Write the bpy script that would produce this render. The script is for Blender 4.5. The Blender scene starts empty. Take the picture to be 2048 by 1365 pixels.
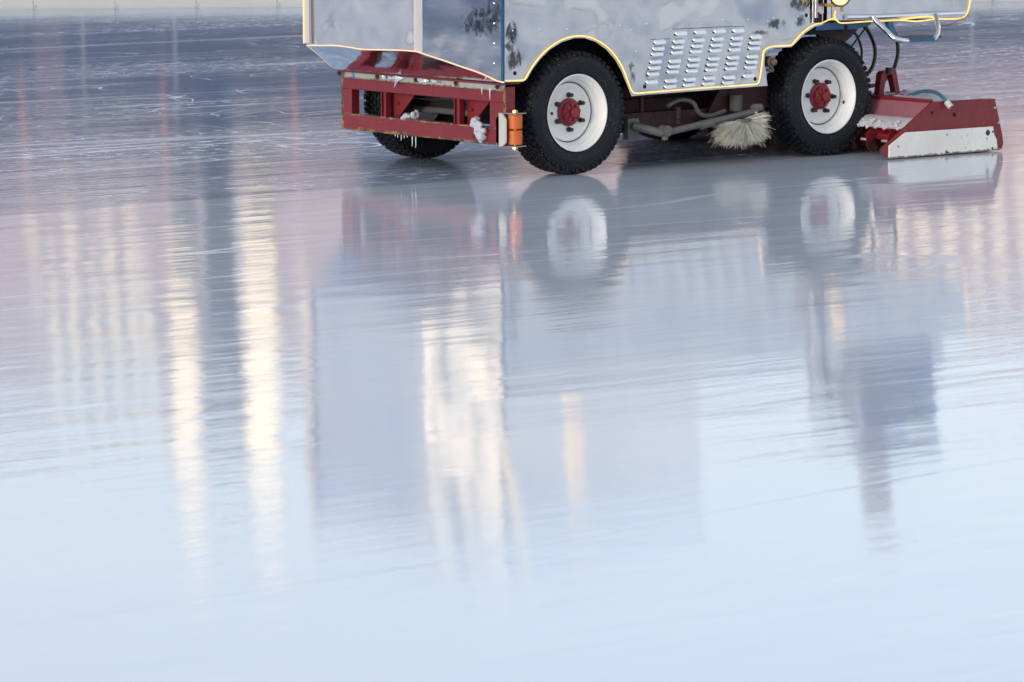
import bpy, bmesh, math, random
import numpy as np
from mathutils import Vector, Matrix, Euler
random.seed(7)
SC = bpy.context.scene
COL = SC.collection
rad = math.radians
PI = math.pi

# ------------------------------------------------------------------ camera
# World axes: X = backwards along the ice resurfacer, Y = across to its far side, Z up, ice at z = 0.
FPX, CH, PITCH, ROLL, YAW, CX, CY = 8491.7, 2.3313, rad(7.4841), rad(-.1154), rad(38.7078), -16.1927, -19.5735
_right = Vector((math.cos(YAW), -math.sin(YAW), 0)); _f0 = Vector((math.sin(YAW), math.cos(YAW), 0)); _u0 = Vector((0, 0, 1))
_fwd = _f0 * math.cos(PITCH) - _u0 * math.sin(PITCH); _up = _u0 * math.cos(PITCH) + _f0 * math.sin(PITCH)
_r2 = _right * math.cos(ROLL) + _up * math.sin(ROLL); _u2 = -_right * math.sin(ROLL) + _up * math.cos(ROLL)
_C = Vector((CX, CY, CH))
cam = bpy.data.cameras.new("camera"); cam_o = bpy.data.objects.new("camera", cam); COL.objects.link(cam_o)
cam_o.matrix_world = Matrix(((_r2.x, _u2.x, -_fwd.x, CX), (_r2.y, _u2.y, -_fwd.y, CY), (_r2.z, _u2.z, -_fwd.z, CH), (0, 0, 0, 1)))
cam.sensor_width = 36; cam.lens = FPX / 2048 * 36; cam.clip_start = .5; cam.clip_end = 3000
cam.dof.use_dof = True; cam.dof.focus_distance = 24.6; cam.dof.aperture_fstop = 7.0
SC.camera = cam_o

# ------------------------------------------------------------------ world, sun, exposure
SUN_AZ = math.atan2(-_f0.x - .85 * _right.x, -_f0.y - .85 * _right.y)   # behind the camera, well to its left (clockwise from +Y)
SUN_EL = rad(8)
w = bpy.data.worlds.new("World"); SC.world = w; w.use_nodes = True
nt = w.node_tree; bg = nt.nodes['Background']
sky = nt.nodes.new('ShaderNodeTexSky'); sky.sky_type = 'NISHITA'; sky.sun_disc = False
sky.sun_elevation = SUN_EL; sky.sun_rotation = SUN_AZ; sky.altitude = 0; sky.air_density = 1.0; sky.dust_density = 1.4; sky.ozone_density = 3.0
hs_ = nt.nodes.new('ShaderNodeHueSaturation'); hs_.inputs['Saturation'].default_value = .66; nt.links.new(sky.outputs[0], hs_.inputs['Color'])
# thin high cloud veil
wtc = nt.nodes.new('ShaderNodeTexCoord'); wmp = nt.nodes.new('ShaderNodeMapping'); wmp.inputs['Scale'].default_value = (1.6, 1.6, 7); nt.links.new(wtc.outputs['Generated'], wmp.inputs[0])
wno = nt.nodes.new('ShaderNodeTexNoise'); wno.inputs['Scale'].default_value = 1.3; wno.inputs['Detail'].default_value = 5; nt.links.new(wmp.outputs[0], wno.inputs['Vector'])
wr = nt.nodes.new('ShaderNodeMapRange'); wr.inputs[1].default_value = .35; wr.inputs[2].default_value = .7; wr.inputs[3].default_value = .1; wr.inputs[4].default_value = .5; nt.links.new(wno.outputs[0], wr.inputs[0])
wsp = nt.nodes.new('ShaderNodeSeparateXYZ'); nt.links.new(wtc.outputs['Generated'], wsp.inputs[0])
whz = nt.nodes.new('ShaderNodeMapRange'); whz.inputs[1].default_value = .34; whz.inputs[2].default_value = .04; whz.inputs[3].default_value = 0; whz.inputs[4].default_value = .6; nt.links.new(wsp.outputs[2], whz.inputs[0])
wad = nt.nodes.new('ShaderNodeMath'); wad.operation = 'ADD'; wad.use_clamp = True; nt.links.new(wr.outputs[0], wad.inputs[0]); nt.links.new(whz.outputs[0], wad.inputs[1])
wmx = nt.nodes.new('ShaderNodeMix'); wmx.data_type = 'RGBA'; nt.links.new(wad.outputs[0], wmx.inputs[0]); nt.links.new(hs_.outputs[0], wmx.inputs[6]); wmx.inputs[7].default_value = (3.3, 3.2, 3.05, 1)
nt.links.new(wmx.outputs[2], bg.inputs[0]); bg.inputs[1].default_value = .15
sl = bpy.data.lights.new("sun", 'SUN'); sl.energy = .5; sl.angle = rad(14); sl.color = (1, .84, .68)
so = bpy.data.objects.new("sun", sl); COL.objects.link(so)
sd = Vector((math.sin(SUN_AZ) * math.cos(SUN_EL), math.cos(SUN_AZ) * math.cos(SUN_EL), math.sin(SUN_EL)))
so.rotation_euler = sd.to_track_quat('Z', 'Y').to_euler()
SC.view_settings.view_transform = 'Standard'; SC.view_settings.look = 'None'
SC.view_settings.exposure = 1.4; SC.view_settings.gamma = 1
SC.cycles.sample_clamp_indirect = 6

# ------------------------------------------------------------------ survey helpers: sight line of a photo point met with a real plane
def ray(u, v): return _fwd + _r2 * ((u - 1024) / FPX) - _u2 * ((v - 682.5) / FPX)
def on(ax, val, u, v):
    d = ray(u, v); return _C + d * ((val - _C[ax]) / d[ax])
def S(u, v, Y=0.): return on(1, Y, u, v)
def F(u, v, X=0.): return on(0, X, u, v)
def G(u, v, Z=0.): return on(2, Z, u, v)
def far(u, D, z=0.):                       # point at horizontal distance D from where the photographer stands
    t = (u - 1024) / FPX; a = _f0 + _right * t; a.normalize()
    return Vector((CX + a.x * D, CY + a.y * D, z))
def hz(v, D): return -CH + D * math.tan(math.atan((v - 682.5) / FPX) + PITCH)   # height of what mirrors at photo row v

# ------------------------------------------------------------------ materials
MATS = {}
def mat(name, col=(.5, .5, .5), rough=.5, metal=0., spec=.5, emit=None, estr=0., vary=0., vscale=8., bump=0., bscale=20., coat=0., ior=1.5):
    if name in MATS: return MATS[name]
    m = bpy.data.materials.new(name); m.use_nodes = True; n = m.node_tree.nodes; l = m.node_tree.links
    b = n['Principled BSDF']; b.inputs['Base Color'].default_value = (*col, 1); b.inputs['Roughness'].default_value = rough
    b.inputs['Metallic'].default_value = metal; b.inputs['IOR'].default_value = ior; b.inputs['Coat Weight'].default_value = coat
    b.inputs['Specular IOR Level'].default_value = spec
    if emit: b.inputs['Emission Color'].default_value = (*emit, 1); b.inputs['Emission Strength'].default_value = estr
    tc = n.new('ShaderNodeTexCoord')
    if vary:
        t = n.new('ShaderNodeTexNoise'); t.inputs['Scale'].default_value = vscale; t.inputs['Detail'].default_value = 6
        l.new(tc.outputs['Object'], t.inputs['Vector'])
        mx = n.new('ShaderNodeMix'); mx.data_type = 'RGBA'; mx.inputs[6].default_value = (*[c * (1 - vary) for c in col], 1); mx.inputs[7].default_value = (*[min(1, c * (1 + vary)) for c in col], 1)
        l.new(t.outputs[0], mx.inputs[0]); l.new(mx.outputs[2], b.inputs['Base Color'])
        rr = n.new('ShaderNodeMapRange'); rr.inputs[3].default_value = max(0, rough * .75); rr.inputs[4].default_value = min(1, rough * 1.25)
        l.new(t.outputs[0], rr.inputs[0]); l.new(rr.outputs[0], b.inputs['Roughness'])
    if bump:
        t = n.new('ShaderNodeTexNoise'); t.inputs['Scale'].default_value = bscale; t.inputs['Detail'].default_value = 5
        l.new(tc.outputs['Object'], t.inputs['Vector'])
        bp = n.new('ShaderNodeBump'); bp.inputs['Strength'].default_value = 1; bp.inputs['Distance'].default_value = bump
        l.new(t.outputs[0], bp.inputs['Height']); l.new(bp.outputs[0], b.inputs['Normal'])
    MATS[name] = m; return m
class NG:                                   # tiny node-graph helper
    def __init__(s, m): s.n = m.node_tree.nodes; s.l = m.node_tree.links
    def noise(s, vec, scale, detail=3, rough=.5, dist=0., vscale=None, loc=(0, 0, 0), rot=0.):
        if vscale:
            mp = s.n.new('ShaderNodeMapping'); mp.inputs['Scale'].default_value = vscale; mp.inputs['Location'].default_value = loc; mp.inputs['Rotation'].default_value = (0, 0, rot); s.l.new(vec, mp.inputs[0]); vec = mp.outputs[0]
        t = s.n.new('ShaderNodeTexNoise'); t.inputs['Scale'].default_value = scale; t.inputs['Detail'].default_value = detail
        t.inputs['Roughness'].default_value = rough; t.inputs['Distortion'].default_value = dist; s.l.new(vec, t.inputs['Vector']); return t.outputs[0]
    def math(s, op, a, b=None, c=None, clamp=False):
        t = s.n.new('ShaderNodeMath'); t.operation = op; t.use_clamp = clamp
        for i, x in enumerate((a, b, c)):
            if x is None: continue
            if isinstance(x, (int, float)): t.inputs[i].default_value = x
            else: s.l.new(x, t.inputs[i])
        return t.outputs[0]
    def rng(s, x, a, b, c=0., d=1.):
        t = s.n.new('ShaderNodeMapRange'); s.l.new(x, t.inputs[0])
        for i, q in enumerate((a, b, c, d)): t.inputs[i + 1].default_value = q
        return t.outputs[0]
    def mixc(s, f, a, b):
        t = s.n.new('ShaderNodeMix'); t.data_type = 'RGBA'
        for i, x in ((0, f), (6, a), (7, b)):
            if isinstance(x, tuple): t.inputs[i].default_value = (*x, 1)
            elif isinstance(x, (int, float)): t.inputs[i].default_value = x
            else: s.l.new(x, t.inputs[i])
        return t.outputs[2]

# ------------------------------------------------------------------ mesh helpers
class MB:
    def __init__(s): s.bm = bmesh.new()
    def box(s, c, d, rot=None, bev=0.):
        r = bmesh.ops.create_cube(s.bm, size=1); vs = r['verts']
        M = Matrix.Translation(Vector(c)) @ (Euler(rot).to_matrix().to_4x4() if rot else Matrix()) @ Matrix.Diagonal((*d, 1))
        bmesh.ops.transform(s.bm, matrix=M, verts=vs)
        if bev:
            es = list({e for v in vs for e in v.link_edges}); bmesh.ops.bevel(s.bm, geom=es, offset=bev, segments=2, affect='EDGES', profile=.6)
        return s
    def prism(s, pts, vec, bev=0.):
        pts = [Vector(p) for p in pts]; vec = Vector(vec)
        a = [s.bm.verts.new(p) for p in pts]; b = [s.bm.verts.new(p + vec) for p in pts]; n = len(pts)
        fs = [s.bm.faces.new(a), s.bm.faces.new(b[::-1])]
        for i in range(n): fs.append(s.bm.faces.new((a[i], b[i], b[(i + 1) % n], a[(i + 1) % n])))
        bmesh.ops.recalc_face_normals(s.bm, faces=fs)
        if bev:
            es = list({e for f in fs for e in f.edges}); bmesh.ops.bevel(s.bm, geom=es, offset=bev, segments=2, affect='EDGES', profile=.6)
        return s
    def tube(s, pts, r, seg=10, sub=6, cap=True, r1=None):
        pts = [Vector(p) for p in pts]
        P = smooth_path(pts, sub) if len(pts) > 2 and sub > 1 else pts
        n = len(P); rings = []; ref = Vector((0, 0, 1))
        t0 = (P[1] - P[0]).normalized()
        if abs(t0.z) > .9: ref = Vector((1, 0, 0))
        nrm = (ref - t0 * ref.dot(t0)).normalized()
        for i, p in enumerate(P):
            t = (P[min(i + 1, n - 1)] - P[max(i - 1, 0)]).normalized()
            nrm = (nrm - t * nrm.dot(t)).normalized(); bn = t.cross(nrm)
            rr = r if r1 is None else r + (r1 - r) * i / (n - 1)
            rings.append([s.bm.verts.new(p + (nrm * math.cos(2 * PI * k / seg) + bn * math.sin(2 * PI * k / seg)) * rr) for k in range(seg)])
        for a, b in zip(rings, rings[1:]):
            for k in range(seg): s.bm.faces.new((a[k], a[(k + 1) % seg], b[(k + 1) % seg], b[k]))
        if cap: s.bm.faces.new(rings[0][::-1]); s.bm.faces.new(rings[-1])
        return s
    def cyl(s, a, b, r, seg=16, r1=None): return s.tube([a, b], r, seg, 1, True, r1)
    def lathe(s, prof, c, axis='Y', seg=64, close=False):
        c = Vector(c); rings = []
        for a, r in prof:
            ring = []
            for k in range(seg):
                t = 2 * PI * k / seg
                if axis == 'Y': p = Vector((r * math.cos(t), a, r * math.sin(t)))
                elif axis == 'Z': p = Vector((r * math.cos(t), r * math.sin(t), a))
                else: p = Vector((a, r * math.cos(t), r * math.sin(t)))
                ring.append(s.bm.verts.new(c + p))
            rings.append(ring)
        pairs = list(zip(rings, rings[1:])) + ([(rings[-1], rings[0])] if close else [])
        for a, b in pairs:
            for k in range(seg): s.bm.faces.new((a[k], a[(k + 1) % seg], b[(k + 1) % seg], b[k]))
        return s
    def blob(s, c, r, seed=0, amp=.3, sub=2):
        q = bmesh.ops.create_icosphere(s.bm, subdivisions=sub, radius=1); rn = random.Random(seed)
        ph = [rn.uniform(0, 6) for _ in range(6)]
        for v in q['verts']:
            d = v.co.copy(); k = 1 + amp * (math.sin(3.1 * d.x + ph[0]) * math.cos(2.7 * d.z + ph[1]) + .5 * math.sin(6 * d.y + ph[2] + 4 * d.z)) + rn.uniform(-.3, .3) * amp
            v.co = Vector(c) + Vector((d.x * r[0] * k, d.y * r[1] * k, d.z * r[2] * k))
        return s
    def build(s, name, m, parent=None, smooth=False, angle=35):
        bmesh.ops.recalc_face_normals(s.bm, faces=s.bm.faces[:])
        me = bpy.data.meshes.new(name); s.bm.to_mesh(me); s.bm.free()
        me.materials.append(m)
        if smooth:
            for p in me.polygons: p.use_smooth = True
            try: me.set_sharp_from_angle(angle=rad(angle))
            except Exception: pass
        o = bpy.data.objects.new(name, me); COL.objects.link(o)
        if parent is not None: adopt(o, parent)
        return o
WLOC = {}
def adopt(o, parent):
    o.parent = parent; o.matrix_parent_inverse = Matrix.Translation(-WLOC.get(parent.name, Vector((0, 0, 0))))
def smooth_path(P, sub):
    out = []
    Q = [P[0] * 2 - P[1]] + P + [P[-1] * 2 - P[-2]]
    for i in range(1, len(Q) - 2):
        p0, p1, p2, p3 = Q[i - 1:i + 3]
        for k in range(sub):
            t = k / sub
            out.append(.5 * ((2 * p1) + (p2 - p0) * t + (2 * p0 - 5 * p1 + 4 * p2 - p3) * t * t + (3 * p1 - p0 - 3 * p2 + p3) * t ** 3))
    out.append(P[-1]); return out
def crust(mb, vox, amp, seed, name, m, parent=None):
    # merge overlapping lumps into one continuous crust with a rough surface
    me = bpy.data.meshes.new(name); bmesh.ops.recalc_face_normals(mb.bm, faces=mb.bm.faces[:]); mb.bm.to_mesh(me); mb.bm.free(); o = bpy.data.objects.new('src', me); COL.objects.link(o)
    md = o.modifiers.new('r', 'REMESH'); md.mode = 'VOXEL'; md.voxel_size = vox
    me2 = bpy.data.meshes.new_from_object(o.evaluated_get(bpy.context.evaluated_depsgraph_get())); bpy.data.objects.remove(o)
    from mathutils import noise
    for v in me2.vertices: v.co += v.normal * amp * (noise.noise(v.co * 45 + Vector((seed, 0, 0))) + .6 * noise.noise(v.co * 120))
    me2.materials.clear(); me2.materials.append(m)
    for p in me2.polygons: p.use_smooth = True
    o = bpy.data.objects.new(name, me2); COL.objects.link(o)
    if parent is not None: adopt(o, parent)
    return o
def tag(o, label=None, cat=None, group=None, kind=None):
    if label: o['label'] = label
    if cat: o['category'] = cat
    if group: o['group'] = group
    if kind: o['kind'] = kind
    return o
def empty(name, loc=(0, 0, 0), parent=None):
    o = bpy.data.objects.new(name, None); o.empty_display_size = .2; COL.objects.link(o); o.location = loc
    if parent is not None:
        adopt(o, parent); WLOC[o.name] = Vector(loc)
        o.location = loc
    else: WLOC[o.name] = Vector(loc)
    return o
def quad_sheet(name, pts, m, kind='structure'):
    me = bpy.data.meshes.new(name); me.from_pydata([tuple(p) for p in pts], [], [tuple(range(len(pts)))]); me.materials.append(m)
    o = bpy.data.objects.new(name, me); COL.objects.link(o); o['kind'] = kind; return o

# ------------------------------------------------------------------ ice
def ice_material():
    m = bpy.data.materials.new('ice'); m.use_nodes = True; g = NG(m); n, l = g.n, g.l; b = n['Principled BSDF']
    tc = n.new('ShaderNodeTexCoord'); P = tc.outputs['Object']
    sp = n.new('ShaderNodeSeparateXYZ'); l.new(P, sp.inputs[0]); X, Y = sp.outputs[0], sp.outputs[1]
    # fresh wet lane on this side of the machine and in the strip behind its conditioner
    wob = g.math('MULTIPLY', g.math('SUBTRACT', g.noise(P, 1, 3, vscale=(.5, .5, 1)), .5), .12)
    yw = g.math('ADD', Y, wob)
    near = g.rng(yw, .34, .14)
    lane = g.math('MULTIPLY', g.rng(X, 2.95, 3.05), g.rng(yw, 1.55, 1.4))
    wet = g.math('MAXIMUM', near, lane)
    old = g.math('SUBTRACT', 1, wet)
    # scratches and frost on the old ice
    s1 = g.noise(P, 1, 4, .6, vscale=(.35, 22, 1)); s2 = g.noise(P, 1, 3, .6, vscale=(.12, 6, 1), loc=(3, 7, 0))
    lines = g.rng(s1, .60, .68)
    lane_lines = g.rng(g.math('ABSOLUTE', g.math('SUBTRACT', g.noise(P, 1, 1, .4, vscale=(.02, .55, 1), loc=(9, 3, 0)), .5)), .006, .0, 0, 1)
    arcs = g.rng(g.math('ABSOLUTE', g.math('SUBTRACT', g.noise(P, .35, 2, .5, 1.2, loc=(5, 1, 0), vscale=(1, 1, 1)), .5)), .0035, .0, 0, 1)
    arcs2 = g.rng(g.math('ABSOLUTE', g.math('SUBTRACT', g.noise(P, .6, 1.5, .5, .8, loc=(15, 21, 0), vscale=(1, 1, 1)), .52)), .002, .0, 0, 1)
    arcgate = g.rng(g.noise(P, .7, 2, loc=(2, 2, 0), vscale=(1, 1, 1)), .5, .6)
    arcs = g.math('MULTIPLY', g.math('MAXIMUM', arcs, arcs2), arcgate)
    chips = g.rng(g.noise(P, 1, 4, .65, vscale=(7, 16, 1)), .56, .64)
    patch = g.rng(g.noise(P, 1, 4, .6, vscale=(.15, .5, 1), loc=(1, 4, 0)), .4, .65)
    frost = g.math('MAXIMUM', g.math('MULTIPLY', lines, patch), g.math('MULTIPLY', g.math('MULTIPLY', chips, patch), .8))
    frost = g.math('MAXIMUM', frost, g.math('MULTIPLY', arcs, .8)); frost = g.math('MAXIMUM', frost, g.math('MULTIPLY', lane_lines, .3))
    frost = g.math('MULTIPLY', frost, old, clamp=True)
    haze = g.math('MULTIPLY', g.math('MULTIPLY', patch, g.rng(s2, .4, .62)), old)
    # a few shallow seams in the wet ice
    seam = g.rng(g.math('ABSOLUTE', g.math('SUBTRACT', g.noise(P, 1, 2, .5, vscale=(.03, .32, 1), loc=(31, 12, 0), rot=.03), .5)), .0018, .0, 0, 1)
    seam = g.math('MULTIPLY', seam, wet)
    film = g.noise(P, 1, 4, .55, vscale=(.25, 1.1, 1), loc=(8, 8, 0))
    basew = g.mixc(film, (.57, .635, .745), (.68, .72, .775))
    baseo = g.mixc(haze, (.21, .28, .44), (.41, .48, .63))
    base = g.mixc(g.math('MAXIMUM', wet, g.rng(yw, 6, .3, 0, .35)), baseo, basew)
    base = g.mixc(g.math('MULTIPLY', frost, .9), base, (.86, .90, .96))
    base = g.mixc(g.math('MULTIPLY', seam, .2), base, (.8, .88, .95))
    l.new(base, b.inputs['Base Color'])
    r = g.mixc(wet, g.math('ADD', g.math('MULTIPLY', haze, .06), .13), g.rng(film, .35, .65, .055, .10))
    rough = n.new('ShaderNodeMix'); rough.data_type = 'FLOAT'
    ro = g.math('ADD', g.math('ADD', g.math('MULTIPLY', haze, .05), .085), g.math('MULTIPLY', frost, .4))
    rw = g.math('ADD', g.rng(film, .35, .65, .035, .065), g.math('MULTIPLY', seam, .15))
    l.new(wet, rough.inputs[0]); l.new(ro, rough.inputs[2]); l.new(rw, rough.inputs[3]); l.new(rough.outputs[0], b.inputs['Roughness'])
    b.inputs['IOR'].default_value = 1.44
    # ripples run along the machine's track
    r1 = g.noise(P, 1, 3, .5, vscale=(.55, 3.6, 1)); r2 = g.noise(P, 1, 4, .6, vscale=(2.2, 13, 1)); r3 = g.noise(P, 1, 3, .7, vscale=(16, 48, 1))
    calm = g.math('MULTIPLY', g.rng(Y, -14, -4, .35, 1), g.rng(g.noise(P, 1, 3, .6, vscale=(.3, .7, 1), loc=(40, 3, 0)), .35, .65, .35, 1.5))
    hh = g.math('ADD', g.math('MULTIPLY', g.math('MULTIPLY', r1, .0028), calm), g.math('MULTIPLY', r2, g.rng(g.noise(P, 1, 2, .5, vscale=(.8, 1.3, 1), loc=(11, 43, 0)), .35, .65, .0004, .0015)))
    hh = g.math('ADD', hh, g.math('MULTIPLY', r3, .0002))
    hh = g.math('ADD', hh, g.math('MULTIPLY', seam, -.0002))
    hh = g.math('ADD', hh, g.math('MULTIPLY', g.math('MULTIPLY', s1, old), .00045))
    bp = n.new('ShaderNodeBump'); bp.inputs['Distance'].default_value = 1; bp.inputs['Strength'].default_value = 1
    l.new(hh, bp.inputs['Height']); l.new(bp.outputs[0], b.inputs['Normal'])
    return m
E0, E1 = G(0, 19), G(2048, 4)                      # far edge of the rink
ed = (E1 - E0).normalized(); en = Vector((-ed.y, ed.x, 0))
if en.dot(_f0) < 0: en = -en
A, B = E0 - ed * 60, E1 + ed * 60
ice = quad_sheet('ice', [A, B, B - en * 90, A - en * 90], ice_material())
gm = mat('snowy ground', (.62, .64, .66), .9, vary=.15, vscale=.8)
ground = quad_sheet('ground', [Vector((x, y, -.03)) for x, y in ((-900, -900), (900, -900), (900, 900), (-900, 900))], gm)
apron = quad_sheet('snow_apron', [A - ed * 5 + en * .35, B + en * .35, B + en * 14, A + en * 14], mat('packed snow', (.55, .57, .57), .85, vary=.08, vscale=2)); 
for v in apron.data.vertices: v.co.z = .02
# low white kerb of boards round the far edge
k = 0; kb = empty('rink_kerb', E0); tag(kb, 'low white kerb boards with upright joints along the far edge of the ice', 'kerb')
L = (B - A).length; bl = .85; wm = mat('kerb white', (.55, .57, .55), .5, vary=.06, vscale=3)
ang = math.atan2(ed.y, ed.x)
for i in range(int(L / bl)):
    t = (i + .5) * bl; 
    if abs(t - 60 - (E1 - E0).length / 2) > 22: continue
    c = A + ed * t + en * .12
    MB().box((c.x, c.y, .045), (bl - .004, .2, .13), (0, 0, ang), .008).build('board', wm, kb)
    c2 = A + ed * (t + bl / 2) - en * .0
    MB().box((c2.x, c2.y, .03), (.010, .010, .03), (0, 0, ang), .002).build('joint_post', mat('kerb joint', (.52, .53, .53), .6), kb)

# ------------------------------------------------------------------ materials of the machine
def panel_material(name, seed, blots=(), rbase=.10, tint=(.80, .84, .88), wave=.022):
    m = bpy.data.materials.new(name); m.use_nodes = True; g = NG(m); n, l = g.n, g.l; b = n['Principled BSDF']
    tc = n.new('ShaderNodeTexCoord'); P = tc.outputs['Object']
    sp = n.new('ShaderNodeSeparateXYZ'); l.new(P, sp.inputs[0])
    cl = g.noise(P, 1, 5, .6, .6, vscale=(2.2, 2.2, 2.2), loc=(seed, 0, seed)); fine = g.noise(P, 1, 5, .7, vscale=(9, 9, 45), loc=(seed, 1, 0))
    edge = g.noise(P, 1, 6, .68, .5, vscale=(26, 26, 13), loc=(0, seed, 3)); st = None
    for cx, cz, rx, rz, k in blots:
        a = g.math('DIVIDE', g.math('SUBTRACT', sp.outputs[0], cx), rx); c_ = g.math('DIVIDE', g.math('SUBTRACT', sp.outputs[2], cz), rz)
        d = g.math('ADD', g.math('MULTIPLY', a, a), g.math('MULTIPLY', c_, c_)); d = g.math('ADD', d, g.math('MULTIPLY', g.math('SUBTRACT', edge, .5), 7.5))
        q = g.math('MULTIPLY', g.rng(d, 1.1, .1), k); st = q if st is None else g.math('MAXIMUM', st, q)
    b.inputs['Metallic'].default_value = 1
    c = g.mixc(cl, tuple(x * .66 for x in tint), tuple(min(1, x * 1.12) for x in tint))
    c = g.mixc(g.rng(fine, .58, .75, 0, .35), c, tuple(min(1, x * 1.25) for x in tint))
    if st is not None: c = g.mixc(st, c, (.035, .034, .04))  # dark mirrored shapes painted into the metal colour as stain-like blots
    l.new(c, b.inputs['Base Color'])
    r = g.math('ADD', g.rng(cl, .35, .65, rbase, rbase + .10), g.math('MULTIPLY', g.rng(fine, .5, .7), .06)); l.new(r, b.inputs['Roughness'])
    w1 = g.noise(P, 1, 2, .5, vscale=(2.4, 2.4, 1.6), loc=(seed, 2, 2)); w2 = g.noise(P, 1, 3, .5, vscale=(9, 9, 7))
    hgt = g.math('ADD', g.math('MULTIPLY', w1, wave), g.math('MULTIPLY', w2, .0006))
    bp = n.new('ShaderNodeBump'); bp.inputs['Distance'].default_value = 1; l.new(hgt, bp.inputs['Height']); l.new(bp.outputs[0], b.inputs['Normal'])
    return m
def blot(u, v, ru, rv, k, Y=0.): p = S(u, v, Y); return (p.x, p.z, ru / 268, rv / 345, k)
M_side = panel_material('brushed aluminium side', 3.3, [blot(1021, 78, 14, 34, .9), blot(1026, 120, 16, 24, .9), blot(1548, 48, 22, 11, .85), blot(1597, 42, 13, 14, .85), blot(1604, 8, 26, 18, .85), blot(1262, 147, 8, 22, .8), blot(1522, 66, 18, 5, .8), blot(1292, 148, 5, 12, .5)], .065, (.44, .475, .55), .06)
M_front = panel_material('polished aluminium front', 8.1, (), .09, (.54, .56, .65), .045)
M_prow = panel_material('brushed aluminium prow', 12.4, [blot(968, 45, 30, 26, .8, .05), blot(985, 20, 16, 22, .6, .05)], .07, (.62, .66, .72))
M_tank = panel_material('bright aluminium tank', 21.0, (), .16, (.90, .93, .98))
M_under = panel_material('polished underside', 5.2, (), .03, (.84, .90, .96), .006)
def paint(name, col, rough=.4, rust=.5, scale=30, bands=()):
    m = bpy.data.materials.new(name); m.use_nodes = True; g = NG(m); n, l = g.n, g.l; b = n['Principled BSDF']
    tc = n.new('ShaderNodeTexCoord'); P = tc.outputs['Object']
    a = g.noise(P, scale, 6, .65, .3, vscale=(1, 1, 1)); c = g.noise(P, 3, 3, vscale=(1, 1, 1)); s = g.noise(P, 1, 4, .6, vscale=(40, 40, 4))
    col2 = g.mixc(c, tuple(x * .8 for x in col), tuple(min(1, x * 1.2) for x in col))
    col2 = g.mixc(g.rng(s, .56, .75, 0, .3), col2, tuple(min(1, x * 1.3 + .03) for x in col))
    f = g.math('MULTIPLY', g.rng(a, .60, .66), g.rng(c, .42, .6), clamp=True)
    col2 = g.mixc(g.math('MULTIPLY', f, rust), col2, (.16, .08, .035))
    if bands:
        sp = n.new('ShaderNodeSeparateXYZ'); l.new(P, sp.inputs[0]); en_ = g.noise(P, 1, 6, .7, .4, vscale=(30, 9, 30), loc=(4, 4, 4)); acc = None
        for axn, c0, w0 in bands:
            d = g.math('DIVIDE', g.math('ABSOLUTE', g.math('SUBTRACT', sp.outputs[axn], c0)), w0); q = g.rng(g.math('ADD', d, g.math('MULTIPLY', g.math('SUBTRACT', en_, .44), -11)), 1, .6)
            acc = q if acc is None else g.math('MAXIMUM', acc, q)
        col2 = g.mixc(g.math('MULTIPLY', acc, .85), col2, g.mixc(g.rng(a, .45, .55), (.045, .025, .015), (.30, .20, .09)))
    l.new(col2, b.inputs['Base Color']); l.new(g.rng(a, .3, .7, rough * .8, rough * 1.3), b.inputs['Roughness'])
    bp = n.new('ShaderNodeBump'); bp.inputs['Distance'].default_value = .0012; l.new(a, bp.inputs['Height']); l.new(bp.outputs[0], b.inputs['Normal'])
    return m
M_red = paint('dark red paint', (.185, .009, .019), .42, 1.0, 18)
M_redb = paint('chipped bumper red', (.185, .009, .019), .42, 1.0, 18, [(2, .203, .008), (2, .302, .004), (1, 1.655, .012), (1, .03, .005)])
M_redc = paint('scuffed sled red', (.185, .009, .018), .4, 1.0, 14, [(2, .012, .004)])
M_redin = paint('bright red primer', (.18, .005, .010), .5, .5)
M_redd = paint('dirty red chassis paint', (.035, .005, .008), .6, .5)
M_redh = paint('hub red paint', (.22, .012, .02), .38, .25, 60)
M_blue = paint('blue paint', (.012, .10, .22), .4, .3)
M_teal = paint('teal edge paint', (.0, .07, .14), .4, .1)
M_white = paint('white rim paint', (.86, .85, .80), .32, .12, 25)
M_runner = paint('white runner board', (.80, .78, .72), .55, .5, 40, [(2, .012, .004)])
M_strip = paint('worn pale strip', (.36, .38, .39), .45, 1.0, 22, [(2, .525, .005), (1, .06, .02), (1, .46, .018), (1, .86, .018), (1, 1.25, .018), (1, 1.63, .02)])
M_galv = paint('frosty galvanised steel', (.10, .097, .094), .45, .6, 30)
M_rub = mat('black rubber', (.016, .017, .021), .62, vary=.4, vscale=40, bump=.0015, bscale=160)
M_well = mat('soot black', (.010, .010, .012), .8, vary=.3, vscale=9)
M_hose = mat('black hose', (.015, .015, .018), .35)
M_chrome = mat('chrome tube', (.72, .74, .78), .2, 1, vary=.05, vscale=30)
M_steel = mat('steel', (.40, .40, .41), .48, 1, vary=.2, vscale=60)
M_bolt = mat('rusty bolt', (.055, .035, .022), .7, .3, vary=.4, vscale=90)
M_brass = mat('brass bolt', (.50, .36, .18), .35, 1)
M_nut = mat('dark stud', (.045, .03, .028), .5, .3, vary=.4, vscale=90)
M_orange = mat('orange polyurethane', (.62, .13, .025), .42, vary=.12, vscale=50)
M_brk = mat('off white bracket', (.52, .51, .48), .5, vary=.1, vscale=30)
M_brist = mat('cream bristle', (.86, .74, .50), .6, vary=.75, vscale=45)
M_rope = mat('warm light rope', (.55, .40, .14), .5, emit=(1, .62, .17), estr=.46)
M_ropep = mat('pale light rope', (.7, .55, .38), .5, emit=(1, .62, .34), estr=.20)
M_snow = mat('dirty snow', (.50, .50, .56), .8, vary=.08, vscale=60, bump=.006, bscale=50)
M_icicle = mat('icicle ice', (.75, .80, .85), .12, spec=.6, ior=1.31)
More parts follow.
